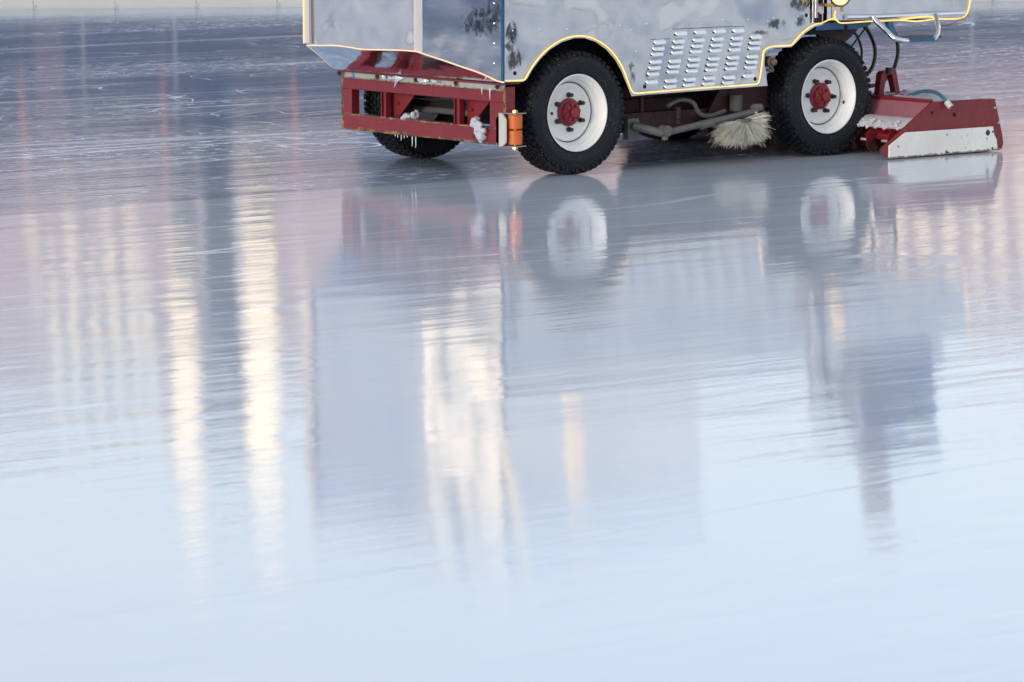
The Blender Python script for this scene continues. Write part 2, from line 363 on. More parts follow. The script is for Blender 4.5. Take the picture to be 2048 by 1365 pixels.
M_foil = mat('torn foil tape', (.75, .77, .80), .25, .8, bump=.004, bscale=120)
M_seam = mat('pale seam strip', (.60, .59, .58), .35, .3, vary=.08, vscale=20)
M_hole = mat('dark hole', (.006, .006, .008), .9)
M_tglow = mat('warm tank glow', (.8, .7, .5), .4, emit=(1, .64, .36), estr=.30)
M_lens = mat('lit lamp lens', (.8, .6, .3), .2, emit=(1, .62, .24), estr=.42)
M_grit = mat('gritty tread plate', (.10, .10, .10), .85, vary=.5, vscale=60, bump=.003, bscale=200)

# ------------------------------------------------------------------ the ice resurfacer
R = .372; LW = 2.052
rs = empty('ice_resurfacer', (1.0, .84, 0)); tag(rs, 'old silver ice resurfacer with red frame and white wheel rims, standing on the wet ice', 'ice resurfacer')
TOPZ = 2.15; HOODZ = 1.30
# near side panel: outline traced on the side plane, wheel arches cut out
rope_px = [(1005, 162), (1045, 161), (1052, 155), (1062, 138), (1078, 116), (1097, 97), (1122, 81), (1148, 73), (1170, 73), (1192, 80), (1215, 95), (1234, 117), (1247, 140), (1256, 164), (1263, 181), (1272, 187), (1300, 185),
           (1400, 177), (1500, 170), (1514, 168), (1519, 160), (1524, 128), (1527, 105), (1534, 97), (1548, 93), (1581, 91), (1590, 82), (1607, 64), (1628, 50), (1645, 46), (1664, 38), (1676, 43)]
rope = [S(u, v, -.016) for u, v in rope_px]
edge_px = [(1004, 165), (1046, 164), (1055, 157), (1065, 139), (1081, 118), (1100, 99), (1124, 84.5), (1149, 76.5), (1169, 76.5), (1191, 84), (1212, 99), (1230, 120), (1243, 143), (1253, 168), (1263, 193), (1300, 189.5),
           (1400, 182), (1535, 172), (1529, 128), (1530, 108), (1537, 100), (1549, 96.5), (1583, 94.5), (1593, 85), (1610, 67), (1629, 54), (1646, 50)]
edge = [S(u, v, -.006) for u, v in edge_px]
xe = edge[-1].x
bm_side = MB(); prof = edge + [Vector((xe, -.006, HOODZ)), Vector((edge[0].x, -.006, HOODZ))]
bm_side.prism(prof, (0, .012, 0))
riv_px = [(1025.6, 61.5), (1079.5, 59.5), (1134, 58.5), (1189, 53), (1240.5, 51), (1263.6, 59.5), (1293, 48), (1345.6, 45), (1396, 42), (1273, 103), (1446, 40), (1497, 39), (1536, 43), (1547, 36), (1596, 33)]
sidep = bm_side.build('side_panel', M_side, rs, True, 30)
for u, v in riv_px:
    c = S(u, v, -.006); MB().lathe([(-.0045, .0002), (-.0042, .003), (-.002, .006), (.0005, .0075)], c, 'Y', 10).build('rivet', M_chrome, sidep, True)
for u, v in [(1030, 147), (1289.6, 173.6), (1510.5, 158.5), (1613, 31)]:
    c = S(u, v, -.0075); MB().cyl(c, c + Vector((0, .002, 0)), .0125, 14).build('hole', M_hole, sidep, True)
lz = [[(335, 358), (323, 412), (312, 458), (300, 524), (290, 576), (279, 628), (266, 697)],
      [(515, 284), (498, 351), (488, 399), (480, 445), (463, 519), (455, 564), (444, 608), (430, 687), (422, 735)],
      [(680, 272), (667, 339), (655, 390), (644, 435), (629, 505), (619, 553), (608, 601), (591, 675), (583, 722)],
      [(846, 264), (830, 330), (818, 382), (810, 427), (796, 497), (784, 547), (774, 592), (761, 664), (748, 712)],
      [(1007, 259), (994, 323), (985, 372), (974, 420), (961, 488), (951, 537), (941, 582), (929, 657), (917, 702)],
      [(1157, 314), (1146, 362), (1140, 409), (1125, 480), (1118, 526), (1108, 572), (1092, 644)]]
def louvre_bm():
    mb = MB(); bm = mb.bm; W, H, Dp = .047, .0160, .018; rows = []
    # a hooded slot: smooth capsule dome, open and steep on its lower side
    nu, nv = 18, 7
    for j in range(nv + 1):
        tv = j / nv; ring = []
        for i in range(nu + 1):
            t = -1 + 2 * i / nu
            hw = H * math.sqrt(max(0, 1 - max(0, (abs(t) * W - (W - H)) / H) ** 2))
            z = hw * (1 - 2 * tv); dep = Dp * (hw / H) ** .3 * math.sin(PI * min(1, tv * .62)) ** .8 if hw > 0 else 0
            ring.append(bm.verts.new((t * W, -dep, z)))
        rows.append(ring)
    for a, b in zip(rows, rows[1:]):
        for i in range(nu): bm.faces.new((a[i], a[i + 1], b[i + 1], b[i]))
    bmesh.ops.remove_doubles(bm, verts=bm.verts[:], dist=1e-5)
    return mb
M_louv = mat('pressed aluminium', (.93, .95, .98), .58, 1, vary=.06, vscale=30)
lproto = louvre_bm().build('louvre', M_louv, sidep, True, 60); first = True
M_slot = mat('louvre shadow gap', (.02, .022, .028), .8)
for colp in lz:
    for (a, b_) in colp:
        c = S(1240 + a * .2345, b_ * .2345, -.0065)
        o = lproto if first else lproto.copy()
        if not first: COL.objects.link(o)
        first = False; o.location = c
        o.rotation_euler = (0, random.uniform(-.02, .02), 0)
# thin scribed lines above the louvres
MB().tube([S(1301, 80, -.0068), S(1340, 78, -.0068)], .0016, 6, 1).tube([S(1345, 59, -.0068), S(1425, 55, -.0068), S(1488, 53, -.0068)], .0016, 6, 1).build('scribed_line', M_hole, sidep)
MB().tube(rope, .0042, 8, 3).build('light_rope', M_rope, rs, True)
# far side panel
fy = 1.652
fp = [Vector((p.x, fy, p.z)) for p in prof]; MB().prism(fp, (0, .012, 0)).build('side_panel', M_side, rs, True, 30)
MB().tube([Vector((p.x, fy + .024, p.z)) for p in rope], .0068, 8, 3).build('light_rope', M_rope, rs, True)
# body core, wheel wells, hood, tank
X0 = edge[0].x
cb = MB(); cb.box(((X0 + 2.0) / 2, .83, .98), (2.0 - X0 - .04, 1.10, .62)); cb.box((1.02, .83, .72), (1.06, 1.58, .42)); cb.box((-.50, .83, .84), (.10, 1.6, .38))
cb.build('body_core', M_well, rs)
MB().box(((X0 + 1.0) / 2, .829, (HOODZ + TOPZ) / 2), (1.0 - X0, 1.66, TOPZ - HOODZ), None, .02).build('snow_tank', M_tank, rs, True)
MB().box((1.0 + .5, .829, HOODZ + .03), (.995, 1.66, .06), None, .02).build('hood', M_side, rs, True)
MB().prism([(1.98, -.002, .9), (1.98, 1.66, .9), (1.98, 1.66, HOODZ), (1.98, -.002, HOODZ)], (.02, 0, 0)).build('rear_bulkhead', M_prow, rs)
# prow: three upright panels and the raked underside
XF = -.98; za, zb = .757, .75
nb = Vector((X0, -.006, edge[0].z)); nf = F(838, 104, XF); ff = F(617.5, 91, XF); fb = F(670, 139, X0 - .03)
nf.z = (nf.z); 
def sheet(name, a, b, c, d, m, th, mb=None):
    nrm = (b - a).cross(d - a).normalized() * th
    return MB().prism([a, b, c, d], nrm)
up = lambda p, z: Vector((p.x, p.y, z))
sheet('f', nf, ff, up(ff, TOPZ), up(nf, TOPZ), None, .01).build('front_panel', M_front, rs)
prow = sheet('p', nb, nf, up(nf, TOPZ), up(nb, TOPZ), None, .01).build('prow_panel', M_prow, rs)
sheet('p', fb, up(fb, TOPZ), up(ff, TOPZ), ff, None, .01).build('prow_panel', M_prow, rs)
# underside, subdivided a little so it can sag
fbk = Vector((X0, fb.y, fb.z))
ub = MB(); N = 10; g2 = []
for j in range(N + 1):
    row = []
    for i in range(N + 1):
        s_, t_ = i / N, j / N
        p = (nb.lerp(fb, s_)).lerp(nf.lerp(ff, s_), t_); p.z += .010 * math.sin(PI * t_) * math.sin(5 * s_) * .5
        row.append(ub.bm.verts.new(p))
    g2.append(row)
for j in range(N):
    for i in range(N): ub.bm.faces.new((g2[j][i], g2[j][i + 1], g2[j + 1][i + 1], g2[j + 1][i]))
ub.build('raked_underside', M_under, rs, True, 60)
# tank top closing the prow
MB().prism([up(nb, TOPZ - .01), up(nf, TOPZ - .01), up(ff, TOPZ - .01), up(fb, TOPZ - .01)], (0, 0, -.02)).build('tank_lid', M_front, rs)
# corner strips
out = (nf - nb).cross(Vector((0, 0, 1))).normalized()
if out.y > 0: out = -out
def strip(a, z0, z1, wdt, th, m, name, d):
    return MB().box((a.x, a.y, (z0 + z1) / 2), (wdt, th, z1 - z0), (0, 0, math.atan2(d.y, d.x)), .002).build(name, m, rs)
strip(nb + Vector((0, -.008, 0)), nb.z - .02, TOPZ, .014, .02, M_teal, 'corner_strip', Vector((1, 0, 0)))
dn = (nf - nb).normalized()
strip(nf + out * .006 - dn * .006, nf.z + .0, TOPZ, .03, .012, M_seam, 'seam_strip', dn)
strip(nf + Vector((-.008, .018, 0)), nf.z + .0, TOPZ, .012, .028, M_seam, 'seam_strip', Vector((1, 0, 0)))
strip(ff + Vector((-.012, -.012, 0)), ff.z + .012, TOPZ, .02, .045, M_seam, 'seam_strip', Vector((1, 0, 0)))
strip(ff + Vector((-.026, .010, 0)), ff.z + .012, TOPZ, .012, .012, M_ropep, 'light_rope', Vector((1, 0, 0)))
for v in (7, 27, 47, 67, 87, 107, 127):
    if v % 40 != 7: continue
    c = nb + dn * .045 + out * .004; c.z = S(997, v, 0).z
    MB().lathe([(-.006, .0002), (-.005, .005), (-.002, .008), (.002, .0095)], c, 'Y', 10).build('rivet', M_chrome, prow, True)
for q in range(6):
    c = nb + dn * .045 + out * .004; c.z = 1.2 + q * .118
    MB().lathe([(-.006, .0002), (-.005, .005), (-.002, .008), (.002, .0095)], c, 'Y', 10).build('rivet', M_chrome, prow, True)
# front light rope, slightly slack
fr = []
for i in range(9):
    t = i / 8; p = ff.lerp(nf, t) + Vector((-.014, 0, .004 * math.sin(9 * t) + (.006 if i in (2, 3) else 0))); fr.append(p)
fr2 = [nf.lerp(nb, t) + out * .016 + Vector((0, 0, .014 * math.sin(PI * t) * (1 if t > .5 else .6) - .004)) for t in (.12, .3, .5, .7, .86, .95)] + [nb + Vector((.0, -.022, .0))]
MB().tube(fr, .0042, 8, 3).build('light_rope', M_ropep, rs, True)
MB().tube([fr[-1]] + fr2, .0045, 8, 4).build('light_rope', M_ropep, rs, True)
MB().tube([ff + Vector((-.006, .006, -.004)), ff.lerp(fb, .5) + Vector((-.006, .006, .004)), fb.lerp(ff, .12) + Vector((0, .006, 0))], .0035, 6, 4).build('light_rope', M_ropep, rs, True)

# warm light rope and an invented glow bar on the tank, mirrored in the ice
MB().tube([Vector((-.60, -.02, 1.50)), Vector((-.56, -.02, 1.72)), Vector((-.50, -.02, 1.95)), Vector((-.42, -.02, 2.13))], .02, 8, 3).build('light_rope', M_tglow, rs, True)
MB().box((-.03, -.015, 1.68), (.11, .03, .52), None, .008).build('added_glow_bar', M_tglow, rs)
# ---- wheels
def tread_mesh(rough_edge=0, seed=1):
    mb = MB(); rn = random.Random(seed)
    half = [(.085, .228), (.100, .238), (.114, .262), (.119, .292), (.117, .318), (.110, .338), (.098, .352), (.06, .358), (0, .360)]
    prof = [(-a, r) for a, r in half] + [(a, r) for a, r in half[-2::-1]] + [(.07, .215), (-.07, .215)]
    mb.lathe(prof, (0, 0, 0), 'Y', 72, True)
    # rings on the sidewall
    for rr in (.300, .262):
        mb.lathe([(-.1175 - (.0015 if rr > .28 else -.004), rr - .003), (-.1215 + (0 if rr > .28 else .0065), rr), (-.1175 - (.0015 if rr > .28 else -.004), rr + .003)], (0, 0, 0), 'Y', 72)
    NBK = 54
    for row, (a, wd) in enumerate(((-.088, .036), (-.052, .028), (-.018, .026), (.018, .026), (.052, .028), (.088, .036))):
        for k in range(NBK):
            t = 2 * PI * (k + .5 * (row % 2) + .12 * rn.random()) / NBK; r = .362 if abs(a) < .08 else .3595
            c = Vector((math.cos(t) * r, a + rn.uniform(-.002, .002), math.sin(t) * r)); d = (.028 * rn.uniform(.85, 1.1), wd * .86, .018)
            M = Matrix.Translation(c) @ Matrix.Rotation(-(t - PI / 2), 4, 'Y') @ Matrix.Rotation((.28 if row % 2 else -.28), 4, 'Z')
            if abs(a) > .08: M = M @ Matrix.Rotation((-.16 if a > 0 else .16), 4, 'X')
            q = bmesh.ops.create_cube(mb.bm, size=1); bmesh.ops.transform(mb.bm, matrix=M @ Matrix.Diagonal((*d, 1)), verts=q['verts'])
    for sgn in (-1, 1):                      # shoulder lugs running down the sidewall
        for k in range(NBK):
            t = 2 * PI * (k + .25 + .25 * (k % 2)) / NBK; r = .343 - (.006 if k % 2 else 0)
            c = Vector((math.cos(t) * r, sgn * .108, math.sin(t) * r))
            M = Matrix.Translation(c) @ Matrix.Rotation(-(t - PI / 2), 4, 'Y') @ Matrix.Rotation(-sgn * .45, 4, 'X')
            q = bmesh.ops.create_cube(mb.bm, size=1); bmesh.ops.transform(mb.bm, matrix=M @ Matrix.Diagonal((.017, .010, .034, 1)), verts=q['verts'])
    return mb
M_rubf = None
def tyre_material():
    m = bpy.data.materials.new('frosted tyre rubber'); m.use_nodes = True; g = NG(m); n, l = g.n, g.l; b = n['Principled BSDF']
    tc = n.new('ShaderNodeTexCoord'); P = tc.outputs['Object']
    a = g.noise(P, 1, 5, .6, vscale=(9, 9, 9)); f = g.rng(g.noise(P, 1, 6, .75, vscale=(75, 75, 75)), .60, .68)
    gate = g.rng(a, .42, .56)
    c = g.mixc(a, (.006, .007, .010), (.013, .014, .019)); c = g.mixc(g.math('MULTIPLY', g.math('MULTIPLY', f, gate), .85), c, (.30, .34, .42))
    l.new(c, b.inputs['Base Color']); l.new(g.rng(a, .3, .7, .5, .75), b.inputs['Roughness']); b.inputs['Specular IOR Level'].default_value = .3
    bp = n.new('ShaderNodeBump'); bp.inputs['Distance'].default_value = .002; l.new(g.noise(P, 1, 4, .6, vscale=(120, 120, 120)), bp.inputs['Height']); l.new(bp.outputs[0], b.inputs['Normal'])
    return m
M_tyre = tyre_material()
rim_prof = [(.10, .215), (.012, .222), (.002, .2335), (-.001, .233), (-.003, .228), (.002, .220), (.010, .2165), (.022, .2155), (.027, .211), (.030, .2035), (.036, .2005), (.052, .1995), (.060, .196), (.066, .1885), (.074, .185), (.098, .182)]
def make_wheel(c, rot, parts=True, mirror=False):
    s = -1 if not mirror else 1               # outward direction along Y
    w_ = empty('wheel', c, rs)
    def loc(mb_build): return mb_build
    ty = tread_mesh(seed=int(abs(c[0]) * 10) + 2).build('tyre', M_tyre, None, True, 40); ty.parent = w_
    lip = .105
    def yy(d): return s * (lip - d)           # d = depth inward from the lip
    rm = MB(); rm.lathe([(yy(d), r) for d, r in rim_prof], (0, 0, 0), 'Y', 72)
    disc = [(.1, .180), (.090, .1775), (.0865, .172), (.088, .158), (.096, .140), (.092, .118), (.090, .09), (.090, .0001)]
    rm2 = MB(); rm2.lathe([(yy(d), r) for d, r in disc], (0, 0, 0), 'Y', 72)
    a = rm.build('rim', M_white, None, True, 50); a.parent = w_
    a = rm2.build('rim_disc', M_white, None, True, 50); a.parent = w_
    a = MB().lathe([(yy(.0885), .1765), (yy(.0885), .1815)], (0, 0, 0), 'Y', 64).build('disc_gap', M_bolt, None); a.parent = w_
    hp = [(.092, .084), (.078, .084), (.074, .080), (.072, .064), (.050, .062), (.046, .058), (.044, .028), (.022, .027), (.019, .024), (.019, .0001)]
    hb = MB(); hb.lathe([(yy(d), r) for d, r in hp], (0, 0, 0), 'Y', 40)
    for k in range(8):
        t = 2 * PI * k / 8 + .2; hb.cyl((math.cos(t) * .046, yy(.048), math.sin(t) * .046), (math.cos(t) * .046, yy(.034), math.sin(t) * .046), .010, 6)
    a = hb.build('hub', M_redh, None, True, 40); a.parent = w_
    for k in range(6):
        t = 2 * PI * k / 6 + rot; x, z = math.cos(t) * .104, math.sin(t) * .104
        a = MB().cyl((x, yy(.090), z), (x, yy(.074), z), .0155, 6).cyl((x, yy(.074), z), (x, yy(.052), z), .0125, 10).build('lug_nut', M_nut, None, True); a.parent = w_
    t = rot + (1.3 if rot > 1.5 else 2.6)
    v = Vector((math.cos(-.25) * .190, 0, math.sin(-.25) * .190)) if c[0] > 1 else Vector((math.cos(PI - .05) * .150, 0, .0))
    a = MB().cyl((v.x, yy(.062), v.z), (v.x, yy(.058), v.z), .010, 10).build('valve_hole', M_bolt, None, True); a.parent = w_
    return w_
YN = .105; YF = 1.652 - .105
make_wheel((0, YN, R), PI / 2)
make_wheel((LW, YN, R), PI / 2 + .45)
make_wheel((0, YF, R), PI / 2 + .2, mirror=True)
make_wheel((LW, YF, R), PI / 2, mirror=True)
for X in (0, LW): MB().cyl((X, .2, R), (X, 1.45, R), .055, 20).lathe([(-.13, .0001), (-.12, .07), (-.06, .12), (.06, .12), (.12, .07), (.13, .0001)], (X, .83, R), 'Y', 24).build('axle', M_well, rs, True)

# ---- chassis
ch = MB(); ch.box((.98, .42, .40), (2.9, .07, .16), None, .005); ch.box((.98, 1.24, .40), (2.9, .07, .16), None, .005)
ch.build('chassis_rail', M_redd, rs)
MB().box((.95, .22, .27), (1.12, .06, .12), None, .006).box((.42, .20, .40), (.035, .03, .20), None, .003).build('side_sill', M_redd, rs)
MB().box((.98, .36, .36), (.9, .04, .08), None, .004).build('cross_brace', M_redd, rs)
MB().box((.62, .14, .40), (.02, .02, .12)).build('bracket', M_redd, rs)
MB().prism([S(1400, 262, .16), S(1440, 176, .16), S(1535, 172, .16), S(1535, 215, .16), S(1470, 240, .16)], (0, .02, 0), .002).build('gusset_plate', M_redd, rs)
MB().box((.9, .85, .36), (1.1, .55, .22), None, .03).build('gearbox', M_well, rs, True)
# hydraulic line and pivot above the brush arm
MB().tube([S(1335, 212, .1), S(1360, 200, .1), S(1385, 205, .1), S(1398, 226, .1), S(1418, 232, .1), S(1450, 222, .1)], .014, 10, 5).build('hydraulic_hose', M_galv, rs, True)
MB().cyl(S(1472, 190, .12), S(1472, 222, .12), .040, 20).build('brush_motor', M_grit, rs, True)
MB().cyl(S(1356, 215, .1), S(1356, 238, .1), .017, 12).cyl(S(1354, 240, .09), S(1357, 248, .09), .013, 6).build('hose_fitting', M_bolt, rs, True)
# tow pin at the front of the rear wheel
tp = S(1541, 124, .02); MB().lathe([(-.045, .0001), (-.045, .012), (-.04, .020), (-.015, .022), (-.01, .033), (.02, .034), (.06, .03)], tp, 'Y', 18).build('hydraulic_coupling', mat('dull brass', (.22, .16, .10), .5, .6, vary=.3, vscale=60), rs, True)
MB().tube([tp + Vector((.0, 0, -.03)), tp + Vector((.01, -.01, -.055)), tp + Vector((-.03, 0, -.05))], .010, 8, 3).build('coupling_catch', M_galv, rs, True)

# ---- wash brush on its arm
arm = MB(); a0, a1, a2 = S(1266, 252, .10), S(1327, 267, -.02), S(1512, 223, -.02)
arm.tube([a0, a1], .026, 16, 1).tube([a1, a2], .021, 16, 1)
arm = arm.build('brush_arm', M_galv, rs, True)
MB().box(tuple(S(1262, 258, .14)), (.09, .05, .13), None, .006).build('arm_bracket', M_galv, arm, True)
MB().cyl(S(1330, 262, -.02) + Vector((0, -.03, 0)), S(1330, 262, -.02) + Vector((0, .03, 0)), .034, 18).cyl(S(1328, 256, -.02), S(1330, 280, -.02), .02, 14).build('arm_joint', M_galv, arm, True)
MB().cyl(S(1400, 251, -.02), S(1424, 245, -.02), .027, 14).build('arm_clamp', M_galv, arm, True)
hubc = S(1484, 241, -.02)
MB().lathe([(.02, .0001), (.018, .03), (.0, .044), (-.02, .04)], S(1514, 214, -.0), 'Z', 18).build('brush_knob', M_galv, arm, True)
MB().cyl(S(1512, 226, -.045), S(1512, 226, -.04), .008, 10).build('bolt', M_brass, arm, True)
br = MB(); rn = random.Random(4)
axis_dn = S(1484, 275, -.02) - hubc
for i in range(1250):
    # fan of stiff bristles flared by the ice
    ph = rad(-178 + 198 * (rn.randrange(54) + .5) / 54) + rn.gauss(0, .022) if i % 3 else rad(rn.uniform(-178, 20))
    q = rn.uniform(-1, 1); c_, s_ = math.cos(ph), math.sin(ph); k = (1 / max(abs(c_), abs(s_))) ** .75
    d = Vector((c_ * (.205 if c_ < 0 else .175), q * .10, s_ * .168)) * k * (1 - .2 * abs(q)) * rn.uniform(.82, 1.0 + .22 * rn.random() ** 5)
    root = hubc + Vector((rn.uniform(-.03, .03) + math.cos(ph) * .01, rn.uniform(-.03, .03), rn.uniform(-.012, .004)))
    tip = root + d
    if tip.z < .015: tip.z = .015 + rn.uniform(0, .01)
    mid = root.lerp(tip, .55) + Vector((rn.uniform(-1, 1), rn.uniform(-1, 1), rn.uniform(-.3, 1))) * .003
    br.tube([root, mid, tip], .0016, 3, 1, False, .0008)
bb = br.build('bristles', M_brist, rs)
MB().lathe([(.012, .0001), (.010, .06), (-.006, .062), (-.010, .0001)], hubc + Vector((0, 0, .0)), 'Z', 24).build('brush_plate', M_galv, rs, True)

# ---- front bumper
XB = -.537; y0, y1 = .03, 1.655; zt, zbm = .548, .200
def bz(u, v): return F(u, v, XB)
bp_ = empty('front_bumper', (XB, .84, 0), rs)
th = .05
def bpart(name, mb, m, sm=False): return mb.build(name, m, bp_, sm)
bpart('top_rail', MB().box((XB + .03, (y0 + y1) / 2, .5), (.06, y1 - y0, .092), None, .005), M_redb)
bpart('bottom_rail', MB().box((XB + .03, (y0 + y1) / 2, .252), (.06, y1 - y0, .102), None, .005), M_redb)
bpart('end_post', MB().box((XB + .03, y1 - .055, .378), (.06, .11, .152), None, .003), M_redb)
bpart('end_post', MB().box((XB + .03, y0 + .07, .378), (.06, .14, .152), None, .003), M_redb)
bpart('end_plate', MB().box((XB + .035, y0 - .008, .375), (.068, .014, .35), None, .003), M_redb)
bpart('end_plate', MB().box((XB + .09, y1 + .008, .375), (.10, .014, .35), None, .003), M_redb)
for (ua, ub_) in ((761, 771), (907, 918)):
    pa, pb = bz(ua, 220), bz(ub_, 220)
    bpart('divider', MB().box((XB + .035, (pa.y + pb.y) / 2, .378), (.045, abs(pa.y - pb.y) * .42, .150)).box((XB + .02, pa.y - .004, .378), (.035, .008, .15)).box((XB + .02, pb.y + .004, .378), (.035, .008, .15)), M_red)
    yb = pb.y - .012
    z1_, z0_ = .452, .305
    bpart('gusset', MB().prism([(XB + .055, yb, z1_), (XB + .055, yb - .215, z1_), (XB + .055, yb - .05, z0_), (XB + .055, yb, z0_)], (.01, 0, 0)), M_redin)
    bpart('hole', MB().cyl((XB + .053, yb - .05, .39), (XB + .056, yb - .05, .39), .011, 12), M_hole)
sp_ = bpart('rubbing_strip', MB().box((XB - .008, (y0 + y1) / 2, zt), (.014, y1 - y0 + .02, .048), None, .003), M_strip)
for u, v in ((683, 148), (759, 155), (836, 162), (916, 168), (999, 174)):
    p = bz(u, v); MB().cyl((XB - .015, p.y, zt + .003), (XB - .021, p.y, zt + .003), .0155, 14).cyl((XB - .015, p.y, zt + .003), (XB - .027, p.y, zt + .003), .008, 6).build('bolt', M_bolt, bp_, True)
p = bz(711, 150); MB().box((XB - .0165, p.y, zt), (.003, .014, .047)).build('blue_mark', mat('blue marker', (.02, .22, .45), .5), bp_)
# torn tape on the strip
c = bz(800, 157); ft = MB(); pts = [(0, 62), (.04, 20), (.075, 8), (.03, -8), (-.02, -58), (-.03, -10), (-.055, 0), (-.02, 15)]
pts = [(-.012, .055), (.02, .014), (.075, .008), (.018, -.015), (-.035, -.062), (-.012, -.014), (-.075, -.004), (-.02, .016)]
vs = [ft.bm.verts.new((XB - .021 - .008 * (i % 2), c.y - a, zt + b_)) for i, (a, b_) in enumerate(pts)]; cv = ft.bm.verts.new((XB - .035, c.y, zt))
for i in range(8): ft.bm.faces.new((vs[i], vs[(i + 1) % 8], cv))
rn = random.Random(9)
for yy_, w2 in ((c.y + .13, .026), (c.y + .07, .018), (c.y - .24, .05), (c.y - .30, .03), (c.y - .37, .04)):
    a = [ft.bm.verts.new((XB - .019 - rn.uniform(0, .01), yy_ + w2 * math.cos(t), zt + .004 + rn.uniform(.4, 1) * .018 * math.sin(t))) for t in [k * PI / 3 for k in range(6)]]
    sm_ = MB(); sm_.bm.faces.new([sm_.bm.verts.new(v.co) for v in a]); sm_.build('tape_scrap', M_foil, bp_)
    for v in a: ft.bm.verts.remove(v)
ft.build('torn_tape', M_foil, bp_)
# brace tube behind and above the strip
bpart('brace_tube', MB().tube([(XB + .02, 1.62, .55), (XB - .0, 1.45, .62), (XB + .02, 1.35, .645), (XB + .03, .9, .645), (XB + .03, .55, .63), (XB + .03, .12, .58)], .03, 12, 4), M_red, True)
bpart('brace_plate', MB().prism([(XB - .01, 1.09, .555), (XB - .01, .93, .555), (XB - .01, .93, .635), (XB - .01, .99, .635)], (.01, 0, 0)), M_redin)
bpart('top_plate', MB().box((XB + .05, (y0 + y1) / 2, .568), (.16, y1 - y0 - .02, .014), None, .003), M_red)
# cross tube and dark gear seen through the bumper
MB().cyl((-.30, .1, .345), (-.30, 1.55, .345), .020, 14).build('tie_rod', M_grit, rs, True)
MB().cyl((-.22, .35, .42), (-.22, 1.25, .42), .06, 20).box((-.2, .8, .44), (.2, .9, .16), None, .02).build('steering_gear', M_well, rs, True)
MB().cyl((-.36, .5, .43), (-.36, 1.25, .43), .022, 14).build('steering_cylinder', M_hose, rs, True)
# guide roller at the corner
rc = S(1030, 259, -.03); gr = empty('guide_roller', rc, rs); 
zc = rc.z; zr0, zr1 = S(1030, 291, -.03).z, S(1030, 228, -.03).z; hm = (zr1 - zr0) / 2
def gpart(name, mb, m, sm=True): return mb.build(name, m, gr, sm)
for q in (0, 1):
    z0 = zr0 + q * hm + .004; z1 = z0 + hm - .008
    gpart('roller', MB().lathe([(z0, .0001), (z0, .040), (z0 + .004, .0435), (z1 - .004, .0435), (z1, .040), (z1, .0001)], (rc.x, rc.y, 0), 'Z', 28), M_orange)
gpart('spindle', MB().cyl((rc.x, rc.y, zr0 - .03), (rc.x, rc.y, zr1 + .025), .009, 12).cyl((rc.x, rc.y, zr1 + .006), (rc.x, rc.y, zr1 + .02), .018, 6).cyl((rc.x, rc.y, zr0 - .022), (rc.x, rc.y, zr0 - .008), .018, 6), M_brass)
for zz in (zr1 + .002, zr0 - .006): gpart('bracket_flange', MB().box((rc.x + .0, rc.y + .025, zz), (.10, .135, .006), (0, 0, .2), .002), M_steel)
q0 = [(-.0, zr0 - .006), (-.035, zr0 + .02), (-.035, zr1 - .03), (0, zr1 + .002), (.03, zr1 + .002), (.03, zr0 - .006)]
bxp = [Vector((rc.x - .06 + a * .78, rc.y + .07 - a * .0, z)) for a, z in q0]
gpart('bracket', MB().prism(bxp, (.012, -.0, 0)).box((rc.x + .01, rc.y + .085, (zr0 + zr1) / 2), (.09, .012, zr1 - zr0)).prism([Vector((rc.x - .075, rc.y + .03 + a * 1.0, z)) for a, z in q0], (.010, 0, 0)), M_brk, False)

# ---- rear deck, lamps, step
dk = MB(); zd = .845; XD0, XD1 = 2.14, 3.27
px_deck = [(1664, 41), (1700, 41), (1800, 39.5), (1880, 37.5), (1925, 36.5), (1934, 30), (1937, 12)]
P = [S(u, v, 0) for u, v in px_deck]; topd = 1.28
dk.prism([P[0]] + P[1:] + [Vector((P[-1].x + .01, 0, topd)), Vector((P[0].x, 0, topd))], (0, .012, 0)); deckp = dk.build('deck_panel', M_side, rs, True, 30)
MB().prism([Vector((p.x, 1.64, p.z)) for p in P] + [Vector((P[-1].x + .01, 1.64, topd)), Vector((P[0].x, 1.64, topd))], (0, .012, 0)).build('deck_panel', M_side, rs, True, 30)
MB().box(((P[0].x + P[-1].x) / 2, .826, 1.08), (P[-1].x - P[0].x - .05, 1.62, .38), None, .01).build('water_tank', M_prow, rs, True)
MB().box((2.11, .03, 1.07), (.15, .05, .44)).build('deck_corner', M_front, rs)
lip = [S(u, v, -.012) for u, v in ((1692, 35), (1760, 34), (1830, 31), (1900, 28), (1928, 27))]
MB().tube(lip, .017, 12, 3).build('lower_tube', M_chrome, rs, True)
rr_px = [(1671, 22), (1669, 32), (1674, 42), (1686, 46.5), (1730, 43.5), (1760, 42.5), (1800, 41), (1830, 43), (1845, 42), (1870, 39), (1900, 38.5), (1922, 37), (1933, 29), (1938, 14), (1941, -8), (1943, -60)]
MB().tube([S(u, v, -.008) for u, v in rr_px], .0044, 8, 4).build('light_rope', M_rope, rs, True)
MB().tube([S(u, v, -.03) for u, v in ((1800, 40), (1830, 36), (1862, 34), (1876, 45), (1880, 55))], .005, 8, 4).build('light_rope', M_rope, rs, True)
MB().cyl(S(1632, 36, -.03), S(1633, 36, -.03) + Vector((0, 0, .75)), .013, 14).cyl(S(1626, 46, -.02), S(1626, 46, -.02) + Vector((0, 0, .8)), .008, 10)  .build('upright_rod', M_steel, rs, True)
MB().box(tuple(S(1635, 37, -.02)), (.045, .04, .055), None, .006).build('rod_clamp', M_well, rs)
MB().cyl(S(1634, 28, -.03), S(1634, 25, -.03), .017, 12).build('rod_ring', M_redin, rs, True)
